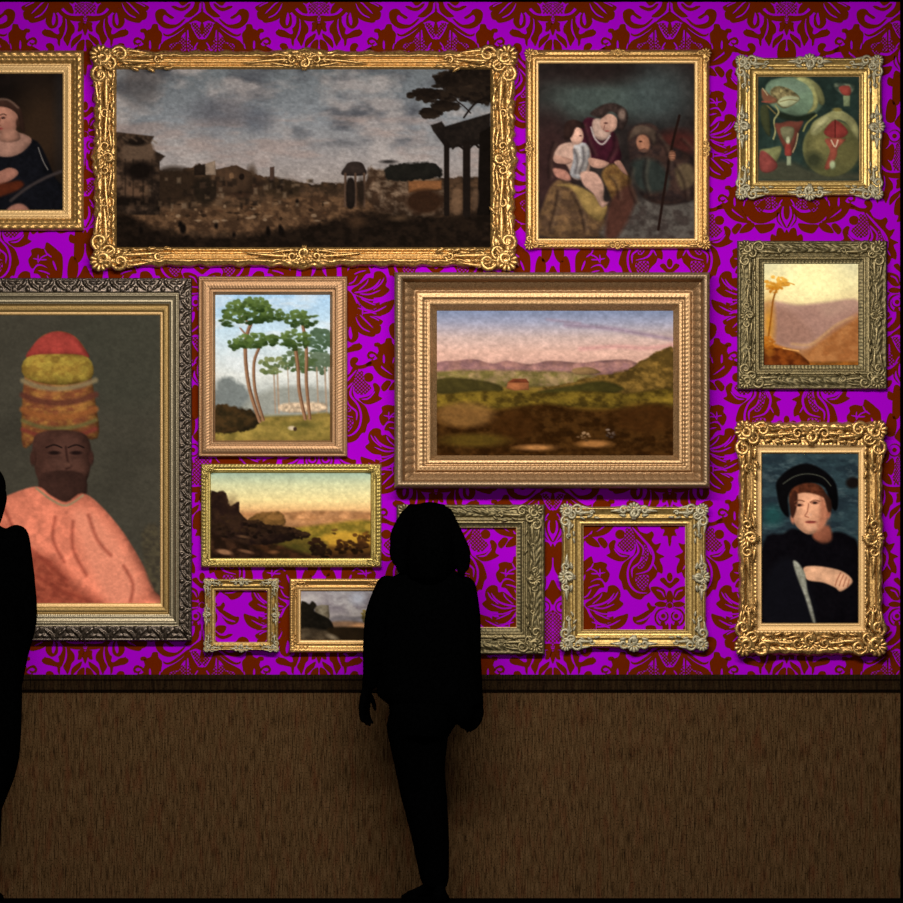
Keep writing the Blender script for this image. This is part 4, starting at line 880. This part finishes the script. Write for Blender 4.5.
for (u, v, rx, ry, c) in ((560, 310, 52, 60, (78, 96, 74)), (560, 400, 52, 45, (96, 108, 88)), (470, 390, 70, 50, (88, 102, 70))): p.foliage(u, v, rx, ry, [c[0] - 20, c[1] - 18, c[2] - 22], c, 90, 2.6, u)
for u, a in ((545, 1.6), (580, 1.8), (360, 1.6), (375, 1.8), (598, 1.4), (420, 1.0)): p.line([(u, 420), (u + 4, 520), (u + 8, 615)], a, (150, 126, 104), a=.85)
p.poly([(400, 575), (560, 570), (590, 590), (560, 610), (400, 610)], (186, 162, 134), 2.5, tex=.5)
p.poly([(110, 600), (200, 640), (350, 630), (470, 625), (610, 620), (610, 740), (110, 740)], (116, 100, 48), 3, color2=(138, 116, 58)); p.poly([(110, 590), (180, 585), (280, 610), (300, 650), (250, 690), (110, 700)], (62, 46, 26), 2.5, rough=2, color2=(42, 34, 20)); p.ell(480, 665, 60, 12, (78, 72, 34), 4, a=.7); p.ell(438, 680, 16, 9, (190, 170, 140), 1.5); p.ell(452, 684, 8, 9, (60, 44, 32), 1.2)
for pts, w in (([(262, 230), (240, 300), (240, 400), (258, 520), (300, 650)], 3.6), ([(300, 330), (275, 400), (280, 520), (315, 645)], 2.8), ([(452, 330), (465, 430), (470, 520), (495, 640)], 3.4), ([(485, 240), (500, 340), (500, 480), (515, 640)], 3.0), ([(262, 240), (225, 200)], 1.3), ([(240, 280), (215, 250)], 1.2)): p.line(pts, w, (140, 104, 76), 1.1); p.line([(a + 5, b) for a, b in pts], w * .35, (92, 62, 44), 1)
for (u, v, rx, ry) in ((250, 180, 110, 52), (180, 210, 52, 32), (340, 195, 64, 34), (280, 150, 60, 30), (480, 210, 72, 36), (290, 305, 88, 32), (215, 320, 52, 26), (340, 300, 40, 24), (450, 300, 70, 44), (360, 400, 60, 22), (350, 435, 40, 16)):
    c1, c2 = ((40, 56, 24), (92, 110, 56)) if v < 350 else ((78, 90, 54), (118, 124, 78)); p.foliage(u, v, rx, ry, c1, c2, int(rx * ry / 42), 2.5, u + v)
p.mottle(.06); canvas(r8, outer, inner, p)

# ---- 9 wide sunset landscape, yellow gold frame
outer, inner = (201, 464, 381.5, 567.5), (211, 473, 370.5, 558)
r9 = root_at('framed_painting', 'small wide yellow gold frame with dark rocks above a sunset plain, under the pines', 'painting', outer)
def rel9(s, t, half, i, L): return 3.2 * ellb(s % 3.6 - 1.8, t, 0, 3.2, 1.5, 2.1) + 1.3 * beads(s, t, 2, 7, .9)
moulding(r9, outer, inner, [(0, 16), (.1, 26), (.2, 24), (.3, 28), (.45, 26), (.55, 20), (.7, 22), (.8, 16), (.9, 18), (1, 9)], rel9, [], [g_yellow], step=.55)
for k, (dx, dy) in enumerate(((-1, -1), (1, -1), (1, 1), (-1, 1))): corner_carving(r9, dx * 85.5, dy * 47, dx, dy, 4.2, 10, .026, g_yellow, 130 + k)
p = Pic(inner, seed=31); p.vgrad([(473, (146, 164, 144)), (485, (196, 194, 150)), (500, (222, 200, 140)), (509, (216, 172, 116)), (514, (168, 118, 78)), (525, (156, 112, 52)), (540, (120, 86, 34)), (558, (60, 36, 18))])
p.view(200, 465, 4.88); p.poly([(200, 260), (420, 235), (560, 225), (830, 235), (830, 290), (500, 310)], (176, 126, 84), 3, color2=(150, 104, 66)); p.poly([(430, 320), (600, 290), (830, 270), (830, 350), (600, 380), (430, 380)], (150, 122, 48), 4, color2=(108, 92, 34)); p.poly([(600, 345), (730, 325), (830, 345), (830, 385), (600, 390)], (190, 144, 52), 4, a=.8)
p.poly([(380, 340), (480, 350), (620, 380), (560, 460), (300, 460), (300, 380)], (70, 62, 26), 5, color2=(92, 76, 32)); p.poly([(50, 390), (300, 370), (560, 440), (830, 430), (830, 470), (50, 470)], (64, 40, 24), 4, color2=(42, 28, 16))
p.poly([(240, 260), (290, 235), (370, 228), (405, 245), (412, 290), (350, 310), (250, 290)], (92, 66, 34), 2, rough=1.5, color2=(124, 88, 48))
p.poly([(50, 145), (85, 135), (108, 122), (125, 140), (150, 195), (190, 180), (195, 230), (240, 270), (330, 290), (420, 300), (500, 330), (440, 370), (300, 390), (50, 380)], (34, 22, 18), 1.6, rough=1.2, color2=(50, 34, 24)); p.ell(150, 190, 26, 40, (58, 38, 28), 8, 20, a=.4)
for (u, v, rx, ry) in ((260, 285, 50, 16), (340, 310, 60, 20), (430, 330, 60, 18), (500, 345, 40, 14), (120, 300, 60, 60), (240, 330, 70, 30)): p.foliage(u, v, rx, ry, (24, 16, 12), (58, 40, 26), 26, 2.0, int(u))
p.poly([(50, 330), (90, 350), (200, 380), (300, 420), (350, 460), (50, 460)], (58, 38, 26), 3, color2=(34, 22, 15)); p.ell(120, 425, 36, 12, (136, 98, 70), 1.8, 10); p.ell(225, 422, 34, 8, (104, 72, 50), 1.5, 12); p.ell(210, 350, 28, 7, (84, 60, 42), 1.5, 8); p.ell(360, 425, 22, 8, (110, 72, 44), 2)
p.foliage(570, 400, 40, 42, (22, 14, 10), (48, 30, 18), 50, 2.2, 1); p.foliage(600, 430, 40, 24, (22, 14, 10), (40, 26, 16), 30, 2, 2); p.foliage(690, 400, 30, 34, (26, 16, 10), (70, 42, 20), 36, 2, 3); p.foliage(770, 385, 44, 48, (26, 16, 10), (84, 52, 24), 60, 2.2, 4); p.foliage(815, 350, 20, 24, (40, 24, 12), (110, 72, 30), 16, 1.8, 5); p.foliage(660, 325, 18, 12, (70, 50, 24), (100, 72, 34), 10, 1.6, 6)
p.mottle(.08); canvas(r9, outer, inner, p)

# ---- 10 small empty swept frame
outer, inner = (204, 578.5, 279, 651), (215.5, 591, 267, 642)
r10 = root_at('picture_frame', 'smallest empty gold frame, wallpaper showing through, under the yellow gold frame', 'picture frame', outer)
swept(r10, outer, inner, 150, mat=g_soft)

# ---- 11 small landscape, half hidden behind the standing person
outer, inner = (289.5, 578.5, 387, 653), (301, 591, 374.5, 640)
r11 = root_at('framed_painting', 'smallest painting, a cliff under a stormy sky, partly behind the standing person', 'painting', outer)
def rel11(s, t, half, i, L):
    a = half - np.abs(s); return 3.5 * np.abs(np.sin(s * .8 + np.sin(t * 1.1))) * np.abs(np.cos(t * .8)) * np.clip(1.1 - a / 20, 0, 1) * band(t, .5, 7) + .5 * np.sin(s * 2.5) * band(t, 0, 6)
moulding(r11, outer, inner, [(0, 14), (.08, 28), (.2, 30), (.5, 20), (.62, 20), (.7, 26), (.85, 16), (.92, 18), (1, 9)], rel11, [(9.8, 1)], [g_warm, g_liner], step=.55)
for k, (dx, dy) in enumerate(((-1, -1), (1, -1), (1, 1), (-1, 1))): corner_carving(r11, dx * 44.5, dy * 33, dx, dy, 4.0, 16, .024, g_warm, 160 + k)
p = Pic(inner, seed=37); p.vgrad([(590, (150, 144, 144)), (605, (164, 156, 152)), (618, (150, 140, 134)), (626, (90, 76, 62)), (641, (40, 32, 22))]); p.clouds((112, 102, 106), 20, 12, .4, .6, 590, 618, .8); p.view(280, 570, 8.21)
p.ell(640, 230, 60, 50, (178, 180, 188), 8, a=.8); p.ell(260, 230, 100, 50, (184, 176, 168), 10, a=.7); p.poly([(420, 390), (500, 375), (600, 385), (720, 380), (720, 440), (420, 440)], (116, 108, 108), 2.5)
p.poly([(410, 430), (560, 420), (720, 440), (760, 480), (560, 480), (410, 470)], (128, 98, 74), 3); p.poly([(550, 470), (640, 440), (720, 450), (720, 490), (560, 490)], (176, 128, 88), 3)
p.poly([(285, 300), (340, 285), (400, 290), (408, 380), (400, 420), (290, 420)], (86, 76, 60), 1.4, smooth=False, color2=(120, 110, 92)); p.poly([(170, 280), (200, 258), (240, 280), (265, 255), (300, 290), (285, 340), (400, 400), (440, 470), (400, 500), (170, 500)], (26, 22, 16), 1.6, tex=.5)
p.poly([(170, 480), (340, 490), (440, 510), (420, 570), (170, 575)], (78, 66, 50), 3, color2=(56, 46, 34)); p.poly([(390, 500), (440, 470), (720, 480), (720, 580), (520, 580)], (36, 27, 16), 2.5); p.ell(430, 550, 44, 18, (140, 124, 100), 3, 20, a=.8); p.foliage(695, 380, 24, 50, (60, 52, 28), (130, 110, 60), 40, 1.3, 1); p.foliage(760, 350, 40, 70, (40, 36, 20), (90, 80, 44), 60, 1.5, 2); p.mottle(.06)
canvas(r11, outer, inner, p)

# ---- 12 wide hill landscape in a deep stepped frame
outer, inner = (394.5, 273.5, 709, 488.5), (437, 311, 673, 455.5)
r12 = root_at('framed_painting', 'deep stepped bronze frame around a wide landscape of hills and pink clouds', 'painting', outer)
def rel12(s, t, half, i, L): return 5 * beads(s, t, 8.4, 13.5, 4.6) * (1 if i in (1, 3) else .6) + .8 * np.sin(s * 1.5) * band(t, 22, 29) + .6 * np.sin(s * 2 + t) * band(t, 0, 8)
moulding(r12, outer, inner, [(0, 74), (.03, 96), (.1, 104), (.17, 100), (.19, 92), (.24, 56), (.42, 36), (.46, 32), (.5, 34), (.53, 44), (.66, 46), (.7, 38), (.73, 36), (.76, 42), (.85, 40), (.88, 30), (.98, 14), (1, 12)], rel12, [(7.5, 1), (19, 2)], [g_box_rim, g_box, g_box_step], step=.75)
p = Pic(inner, seed=41); p.vgrad([(311, (112, 122, 146)), (322, (142, 142, 158)), (338, (184, 158, 148)), (352, (200, 160, 142)), (366, (180, 140, 124)), (374, (130, 104, 62)), (392, (112, 90, 36)), (420, (84, 58, 20)), (456, (62, 34, 10))])
p.view(390, 265, 2.736); p.line([(480, 165), (560, 170), (640, 180), (720, 195), (780, 205)], 3.4, (128, 108, 122), 4, a=.8); p.line([(520, 230), (620, 224), (700, 228), (770, 220)], 3.5, (186, 134, 128), 4, a=.8); p.line([(430, 150), (520, 160)], 2.4, (142, 122, 134), 3, a=.7)
p.poly([(130, 268), (180, 262), (230, 258), (280, 270), (320, 262), (380, 272), (440, 262), (520, 268), (580, 262), (660, 262), (660, 300), (130, 304)], (124, 90, 88), 1.8, color2=(146, 106, 96)); p.poly([(130, 292), (400, 290), (560, 300), (560, 330), (130, 330)], (136, 112, 78), 3, color2=(104, 92, 50))
p.poly([(130, 312), (220, 312), (300, 330), (290, 352), (130, 352)], (62, 54, 26), 2.5); p.poly([(400, 345), (480, 325), (560, 305), (640, 290), (700, 255), (740, 235), (775, 228), (775, 345), (560, 352)], (118, 90, 42), 2, rough=1.5, color2=(76, 58, 26)); p.poly([(400, 350), (500, 330), (580, 318), (640, 340), (560, 360)], (56, 50, 22), 3); p.poly([(500, 285), (545, 280), (575, 296), (510, 300)], (128, 100, 66), 1.6)
p.poly([(130, 360), (260, 345), (400, 350), (540, 345), (650, 352), (775, 340), (775, 400), (560, 390), (330, 390), (130, 400)], (104, 84, 30), 3, color2=(64, 50, 18)); p.poly([(130, 395), (280, 400), (420, 380), (560, 400), (775, 390), (775, 520), (130, 520)], (66, 42, 16), 5, color2=(42, 24, 8)); p.ell(205, 410, 80, 34, (128, 92, 50), 6, a=.75); p.ell(340, 440, 60, 40, (58, 34, 12), 8, a=.7); p.ell(700, 420, 90, 40, (64, 38, 14), 8, a=.7); p.ell(230, 480, 90, 18, (92, 74, 26), 5, a=.7)
p.poly([(318, 338), (322, 322), (336, 312), (372, 312), (380, 322), (380, 342), (340, 344)], (140, 86, 54), 1.2, smooth=False); p.poly([(322, 322), (336, 312), (372, 312), (380, 322)], (104, 54, 34), 1.2, smooth=False)
p.ell(400, 500, 50, 8, (142, 98, 56), 3); p.ell(560, 490, 44, 10, (136, 92, 50), 3); p.foliage(530, 470, 16, 12, (70, 46, 24), (150, 120, 90), 14, 1.4, 2); p.foliage(600, 462, 14, 12, (34, 24, 20), (120, 100, 84), 12, 1.4, 3); p.mottle(.12, 5, 3)
canvas(r12, outer, inner, p, y=.012)

# ---- 13 and 14 empty frames
outer, inner = (396.5, 504.5, 545, 655), (424, 528, 516, 627)
r13 = root_at('picture_frame', 'empty dark patinated ornate frame hanging behind the standing person', 'picture frame', outer)
antique(r13, outer, inner, 170)
outer, inner = (560.5, 505.5, 707, 649), (583.5, 526, 685, 629.5)
r14 = root_at('picture_frame', 'larger empty gold swept frame, wallpaper showing through, under the hill landscape', 'picture frame', outer)
swept(r14, outer, inner, 190)

# ------------------------------------------------------------------ people (dark silhouettes standing in front of the wall)
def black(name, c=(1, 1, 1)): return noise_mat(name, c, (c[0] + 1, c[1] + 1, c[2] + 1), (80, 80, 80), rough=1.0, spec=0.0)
m_skin, m_hair, m_cloth, m_trouser, m_shoe = (black(n) for n in ('shadowed_skin', 'shadowed_hair', 'shadowed_jersey', 'shadowed_denim', 'shadowed_leather'))  # unlit silhouette put into the colour: skin, hair and clothes all near-black

def fused(name, V, F, mat, parent, voxel=0.007, smooth=4):
    """many closed volumes fused to one continuous surface"""
    me = bpy.data.meshes.new(name + '_raw'); me.from_pydata(V, [], F); me.update()
    t = bpy.data.objects.new(name + '_raw', me); COL.objects.link(t)
    rm = t.modifiers.new('fuse', 'REMESH'); rm.mode = 'VOXEL'; rm.voxel_size = voxel
    sm = t.modifiers.new('soften', 'SMOOTH'); sm.factor = 0.5; sm.iterations = smooth
    dg = bpy.context.evaluated_depsgraph_get(); dg.update()
    m2 = bpy.data.meshes.new_from_object(t.evaluated_get(dg)); m2.name = name
    bpy.data.objects.remove(t, do_unlink=True)
    m2.materials.clear(); m2.materials.append(mat)
    m2.polygons.foreach_set('use_smooth', np.ones(len(m2.polygons), dtype=bool))
    o = bpy.data.objects.new(name, m2); COL.objects.link(o); o.parent = parent
    return o
def ringtube(V, F, rows, ns=28, power=2.3):
    """rows: (cx, cy, z, rx, ry, tilt) closed stacked sections"""
    base = len(V)
    for cx, cy, z, rx, ry in rows:
        for k in range(ns):
            a = 2 * math.pi * k / ns; ca, sa = math.cos(a), math.sin(a)
            V.append((cx + rx * math.copysign(abs(ca) ** (2 / power), ca), cy + ry * math.copysign(abs(sa) ** (2 / power), sa), z))
    for j in range(len(rows) - 1):
        for k in range(ns):
            a, b = base + j * ns + k, base + j * ns + (k + 1) % ns; F.append((a, b, b + ns, a + ns))
    F.append(tuple(base + k for k in reversed(range(ns)))); F.append(tuple(base + (len(rows) - 1) * ns + k for k in range(ns)))
def sm(pts, n=5): return catmull(pts, n, closed=False)
def limb(V, F, pts, rad, ns=14):
    P = sm(pts); R = np.interp(np.linspace(0, 1, len(P)), np.linspace(0, 1, len(rad)), rad)
    tube(V, F, P, R, 1.0, ns); ellipsoid(V, F, P[0], (R[0],) * 3, 10, 6); ellipsoid(V, F, P[-1], (R[-1],) * 3, 10, 6)

def hand(V, F, wrist, d, side, palm_n, L=0.165, curl=0.35, spread=0.12):
    """wrist point, direction of the hand, side = direction of the thumb, palm_n = palm normal (fingers curl to it)"""
    w, d, s, n = (np.array(v, float) for v in (wrist, d, side, palm_n)); d /= np.linalg.norm(d); s /= np.linalg.norm(s); n /= np.linalg.norm(n)
    pl = L * 0.52
    for k in range(4):
        off = (1.5 - k) * 0.0165                     # index nearest the thumb
        a = w + s * off * 0.5; b = w + d * pl + s * off
        tube(V, F, [a, (a + b) / 2, b], [0.014, 0.0145, 0.0115], 1.0, 10)
        fl = L * (0.44, 0.48, 0.45, 0.36)[k]; p = b.copy(); dirn = d + s * spread * (1.5 - k) / 1.5; pts = [p.copy()]
        for j, fr in enumerate((0.42, 0.32, 0.26)):
            dirn = dirn + n * curl * (0.6 + 0.5 * j); dirn /= np.linalg.norm(dirn); p = p + dirn * fl * fr; pts.append(p.copy())
        tube(V, F, sm(pts, 3), np.linspace(0.0098, 0.0072, 10)[:len(sm(pts, 3))], 1.0, 8); ellipsoid(V, F, pts[-1], (0.0072,) * 3, 8, 5)
    t0 = w + d * 0.018 + s * 0.016; t1 = t0 + (d * 0.6 + s * 0.8) * 0.034; t2 = t1 + (d * 0.85 + s * 0.4 + n * 0.2) * 0.03; t3 = t2 + (d * 0.95 + s * 0.05 + n * 0.3) * 0.024
    tube(V, F, sm([t0, t1, t2, t3], 3), np.linspace(0.0145, 0.0085, 10), 1.0, 8); ellipsoid(V, F, t3, (0.0085,) * 3, 8, 5)

def head(V, F, c, yaw, h=0.224):
    """c: centre of the head; yaw: facing direction in the ground plane"""
    f = np.array([math.cos(yaw), math.sin(yaw), 0]); s = np.array([-f[1], f[0], 0]); c = np.array(c, float); u = np.array([0, 0, 1.0])
    def P(a, b, z): return tuple(c + f * a + s * b + u * z)
    ellipsoid(V, F, P(-0.012, 0, 0.022), (0.094, 0.076, 0.088), 20, 14, yaw)
    ellipsoid(V, F, P(0.022, 0, -0.035), (0.066, 0.060, 0.080), 18, 12, yaw)
    ellipsoid(V, F, P(0.052, 0, -0.088), (0.024, 0.026, 0.018), 12, 8, yaw)
    tube(V, F, [P(0.078, 0, 0.012), P(0.096, 0, -0.014), P(0.104, 0, -0.028)], [0.007, 0.0105, 0.013], 1, 8)
    for q in (1, -1):
        ellipsoid(V, F, P(0.074, q * 0.031, 0.008), (0.014, 0.016, 0.010), 10, 7, yaw)
        tube(V, F, [P(0.080, q * 0.012, 0.024), P(0.082, q * 0.034, 0.028), P(0.070, q * 0.052, 0.020)], [0.006, 0.007, 0.005], 1, 8)
        ellipsoid(V, F, P(-0.004, q * 0.078, -0.012), (0.017, 0.008, 0.030), 10, 8, yaw)
        ellipsoid(V, F, P(0.058, q * 0.036, -0.030), (0.026, 0.022, 0.022), 10, 8, yaw)
    tube(V, F, [P(0.074, -0.024, -0.060), P(0.087, 0, -0.056), P(0.074, 0.024, -0.060)], [0.004, 0.0075, 0.004], 1, 8)
    tube(V, F, [P(0.072, -0.020, -0.068), P(0.083, 0, -0.068), P(0.072, 0.020, -0.068)], [0.004, 0.0085, 0.004], 1, 8)

def shoe(V, F, heel, toe, w=0.045, h=0.05, sole=0.012):
    a, b = np.array(heel, float), np.array(toe, float); d = b - a; L = np.linalg.norm(d); d /= L; s = np.array([-d[1], d[0], 0]); base = len(V); ns = 16
    secs = [(0.0, .66, .8), (.12, .84, 1.35), (.3, .85, 1.5), (.45, .84, 1.15), (.6, .98, .86), (.78, 1.02, .68), (.92, .78, .52), (1.0, .42, .34)]
    for u, ww, hh in secs:
        for k in range(ns):
            an = 2 * math.pi * k / ns; x = math.cos(an) * w * ww; z = math.sin(an)
            z = (h * hh * z if z > 0 else 0.0) + sole * (1 if z > 0 else 0)
            if math.sin(an) <= 0: z = 0.0
            V.append(tuple(a + d * L * u + s * x + np.array([0, 0, z])))
    for j in range(len(secs) - 1):
        for k in range(ns):
            p, q = base + j * ns + k, base + j * ns + (k + 1) % ns; F.append((p, q, q + ns, p + ns))
    F.append(tuple(base + k for k in reversed(range(ns)))); F.append(tuple(base + (len(secs) - 1) * ns + k for k in range(ns)))

# ---- the person in the middle: shoulder-length hair, loose top, slim trousers, turned to the wall
KX = 0.985
def standing_person():
    cx0, yy = X(428), -0.36
    root = thing('person', 'person seen from behind, silhouetted, shoulder-length hair and loose top, looking at the wall', 'person', (cx0, yy, 0))
    def x(px): return (px - 428) * S * KX
    def z(py): return (898.5 - py) * S * KX
    V, F = [], []
    yaw = math.radians(115)
    head(V, F, (x(431), 0.0, z(530)), yaw)
    limb(V, F, [(x(431), -0.005, z(545)), (x(430), -0.01, z(565)), (x(429), -0.015, z(580))], [0.05, 0.052, 0.062])
    ringtube(V, F, [(x(427), -.01, z(574), .07, .05), (x(426), -.01, z(580), .15, .07), (x(426), -.01, z(592), .168, .085), (x(427), -.005, z(620), .158, .095), (x(428), 0, z(650), .135, .09), (x(430), 0, z(675), .14, .095), (x(431), -.005, z(700), .155, .11), (x(425), -.005, z(718), .125, .11), (x(422), 0, z(728), .10, .10)])
    # arms
    limb(V, F, [(x(387), -.01, z(588)), (x(378), -.01, z(625)), (x(373), .0, z(652)), (x(367.5), .035, z(688))], [.046, .038, .034, .023])
    limb(V, F, [(x(466), -.01, z(588)), (x(472), -.015, z(625)), (x(473), -.005, z(655)), (x(475), .03, z(694))], [.046, .038, .034, .023])
    hand(V, F, (x(366.5), .037, z(687)), (-.10, .12, -1), (.55, .8, .1), (1, -.2, 0), L=.150, curl=.22)
    hand(V, F, (x(475), .032, z(694)), (-.02, .10, -1), (-.5, .85, .1), (-1, -.2, 0), L=.150, curl=.22)
    # legs
    limb(V, F, [(x(414), 0, z(722)), (x(418), .0, z(760)), (x(421), .008, z(796)), (x(427), -.01, z(830)), (x(433), -.015, z(880))], [.088, .074, .052, .048, .034])
    limb(V, F, [(x(434), -.01, z(718)), (x(432), -.012, z(760)), (x(434), -.01, z(796)), (x(436), -.03, z(830)), (x(438), -.035, z(880))], [.070, .056, .050, .047, .034])
    limb(V, F, [(x(433), -.02, z(884)), (x(420), .0, z(890)), (x(410), .01, z(892))], [.034, .028, .020]); limb(V, F, [(x(438), -.03, z(884)), (x(440), .03, z(890)), (x(441), .08, z(892))], [.034, .028, .020])
    fused('body', V, F, m_skin, root, .0055, 3)
    # trousers
    V, F = [], []
    ringtube(V, F, [(x(431), 0, z(680), .158, .105), (x(432), -.004, z(700), .178, .118), (x(424), -.004, z(720), .138, .118), (x(421), -.004, z(734), .112, .11)])
    limb(V, F, [(x(409), 0, z(722)), (x(415), .0, z(760)), (x(419.5), .008, z(790)), (x(427), -.01, z(832)), (x(433.5), -.015, z(874))], [.094, .085, .078, .064, .054])
    limb(V, F, [(x(433), -.01, z(718)), (x(430), -.012, z(756)), (x(431), -.01, z(796)), (x(434.5), -.03, z(834)), (x(436), -.035, z(876))], [.074, .062, .070, .063, .056])
    fused('trousers', V, F, m_trouser, root, .009, 5)
    # loose top with draped sleeves and an uneven hem
    V, F = [], []
    rows = [(566, 408, 452, .06), (571, 398, 461, .075), (577, 388, 468, .09), (586, 382, 473, .10), (600, 381, 474, .11), (620, 380, 475, .115), (645, 379, 476, .115), (670, 378, 478, .118), (688, 379, 481, .12), (697, 383, 483, .12), (702, 390, 483, .118)]
    ringtube(V, F, [(x((a + b) / 2), -.004, z(py), (b - a) / 2 * S * KX, ry) for py, a, b, ry in rows])
    limb(V, F, [(x(388), -.01, z(584)), (x(378.5), -.01, z(612)), (x(374), .0, z(650)), (x(371), .02, z(680))], [.050, .054, .046, .030])
    limb(V, F, [(x(465), -.01, z(585)), (x(469.5), -.012, z(615)), (x(471), -.0, z(655)), (x(474), .02, z(700)), (x(475), .03, z(714))], [.050, .048, .044, .042, .026])
    limb(V, F, [(x(452), -.06, z(690)), (x(462), -.06, z(712)), (x(464), -.05, z(722))], [.07, .050, .018]); limb(V, F, [(x(472), .0, z(690)), (x(476), .0, z(712)), (x(474), .0, z(724))], [.045, .034, .014]); limb(V, F, [(x(383), -.03, z(672)), (x(383), -.03, z(690))], [.02, .024]); limb(V, F, [(x(371), -.03, z(600)), (x(369.5), -.03, z(611))], [.010, .012])
    fused('loose_top', V, F, m_cloth, root, .008, 3)
    # hair
    V, F = [], []
    rnd = random.Random(4)
    fd = np.array([math.cos(yaw), math.sin(yaw)])
    cxh = x(431)
    limb(V, F, [(x(430), -.02, z(522)), (x(430), -.035, z(540)), (x(429), -.045, z(562))], [.095, .108, .105], 18)
    ellipsoid(V, F, (x(430), -.012, z(524)), (.108, .105, .104), 22, 14)
    L = [(412, 506, 398, 530, 397, 560), (406, 512, 396, 536, 400, 566), (418, 506, 404, 540, 406, 572), (430, 505, 420, 540, 416, 574), (442, 506, 440, 540, 432, 576), (448, 510, 454, 540, 448, 574), (450, 514, 461, 542, 461, 570), (452, 520, 464, 546, 466, 566), (404, 516, 396, 545, 396, 556)]
    for k, (a, b, c, d, e, f) in enumerate(L):
        for dy in (-.055, -.02, .02):
            limb(V, F, [(x(a), dy * .8, z(b)), (x(c), dy, z(d)), (x(e) + rnd.uniform(-.006, .006), dy * 1.05, z(f + rnd.uniform(-5, 3)))], [.022, .026, .016], 8)
    fused('hair', V, F, m_hair, root, .008, 2)
    for hx, hy, tx, ty, nm in ((440, -.02, 402.5, .03, 'shoe'), (438, -.14, 441, .10, 'shoe')):
        V, F = [], []
        shoe(V, F, (x(hx) + .008, hy, 0), (x(tx), ty, 0), .037, .046); mesh_obj(nm, V, F, m_shoe, root, smooth=True)
    return root
standing_person()

# ---- the person cut by the left edge
def edge_person():
    cx0, yy = X(-13.5), -0.38
    root = thing('person', 'person mostly outside the left edge, silhouetted in a long coat, facing the wall', 'person', (cx0, yy, 0))
    def x(px): return (px + 26) * S * KX
    def z(py): return (898.5 - py) * S * KX
    V, F = [], []
    head(V, F, (x(-25), 0.01, z(488)), math.radians(95))
    limb(V, F, [(x(-25), -.005, z(508)), (x(-26), -.01, z(530)), (x(-26), -.01, z(545))], [.058, .06, .07])
    ringtube(V, F, [(x(-26), -.01, z(536), .08, .06), (x(-26), -.01, z(544), .17, .08), (x(-26), -.01, z(560), .19, .10), (x(-26), -.005, z(600), .175, .11), (x(-26), 0, z(645), .15, .10), (x(-26), 0, z(690), .165, .11), (x(-26), 0, z(715), .15, .11)])
    for q in (1, -1):
        limb(V, F, [(x(-26 + q * 39), -.01, z(552)), (x(-26 + q * 44), -.03, z(600)), (x(-26 + q * 42), -.02, z(640)), (x(-26 + q * 34), .06, z(690))], [.052, .045, .040, .027])
        hand(V, F, (x(-26 + q * 34), .062, z(690)), (-.05 * q, .2, -1), (-q * .5, .85, .1), (-q, -.2, 0), L=.165, curl=.25)
        limb(V, F, [(x(-26 + q * 9), 0, z(708)), (x(-26 + q * 9), .0, z(760)), (x(-26 + q * 9), .008, z(800)), (x(-26 + q * 9), -.01, z(840)), (x(-26 + q * 9), -.015, z(884))], [.092, .08, .058, .055, .037])
        limb(V, F, [(x(-26 + q * 9), -.01, z(888)), (x(-26 + q * 10), .06, z(890)), (x(-26 + q * 11), .12, z(892))], [.034, .028, .022])
    fused('body', V, F, m_skin, root, .0065, 3)
    V, F = [], []
    for q in (1, -1): limb(V, F, [(x(-26 + q * 10), 0, z(712)), (x(-26 + q * 9), .0, z(760)), (x(-26 + q * 9), .008, z(800)), (x(-26 + q * 9), -.01, z(840)), (x(-26 + q * 9), -.015, z(878))], [.10, .080, .062, .056, .050])
    fused('trousers', V, F, m_trouser, root, .010, 4)
    V, F = [], []
    rows = [(518, -38, -14, .06), (524, -50, -2, .085), (533, -66, 14, .11), (545, -72, 20, .12), (570, -72, 20, .13), (610, -68, 16, .13), (650, -68, 16, .13), (690, -70, 18, .14), (730, -69, 17, .145), (755, -67, 15, .145), (775, -64, 10, .14), (795, -58, 2, .12), (812, -50, -5, .10)]
    ringtube(V, F, [(x((a + b) / 2), -.004, z(py), (b - a) / 2 * S * KX, ry) for py, a, b, ry in rows])
    for q in (1, -1): limb(V, F, [(x(-26 + q * 38), -.01, z(535)), (x(-26 + q * 42), -.02, z(575)), (x(-26 + q * 45), -.03, z(615)), (x(-26 + q * 38), .02, z(650)), (x(-26 + q * 32), .055, z(686))], [.056, .062, .060, .050, .040])
    fused('long_coat', V, F, m_cloth, root, .009, 4)
    V, F = [], []
    ellipsoid(V, F, (x(-25), -.012, z(485)), (.112, .112, .112), 20, 14); limb(V, F, [(x(-25), -.045, z(490)), (x(-25), -.05, z(515))], [.09, .075], 14)
    for k in range(9):
        a = math.radians(200 + 17 * k); limb(V, F, [(x(-25) + .08 * math.cos(a), -.02 + .08 * math.sin(a), z(475)), (x(-25) + .105 * math.cos(a), -.02 + .1 * math.sin(a), z(495)), (x(-25) + .085 * math.cos(a), -.02 + .085 * math.sin(a), z(520))], [.02, .026, .016], 8)
    fused('hair', V, F, m_hair, root, .008, 2)
    for q in (1, -1):
        V, F = [], []; shoe(V, F, (x(-26 + q * 9), -.06, 0), (x(-26 + q * 12), .20, 0), .046, .042); mesh_obj('shoe', V, F, m_shoe, root, smooth=True)
    return root
edge_person()
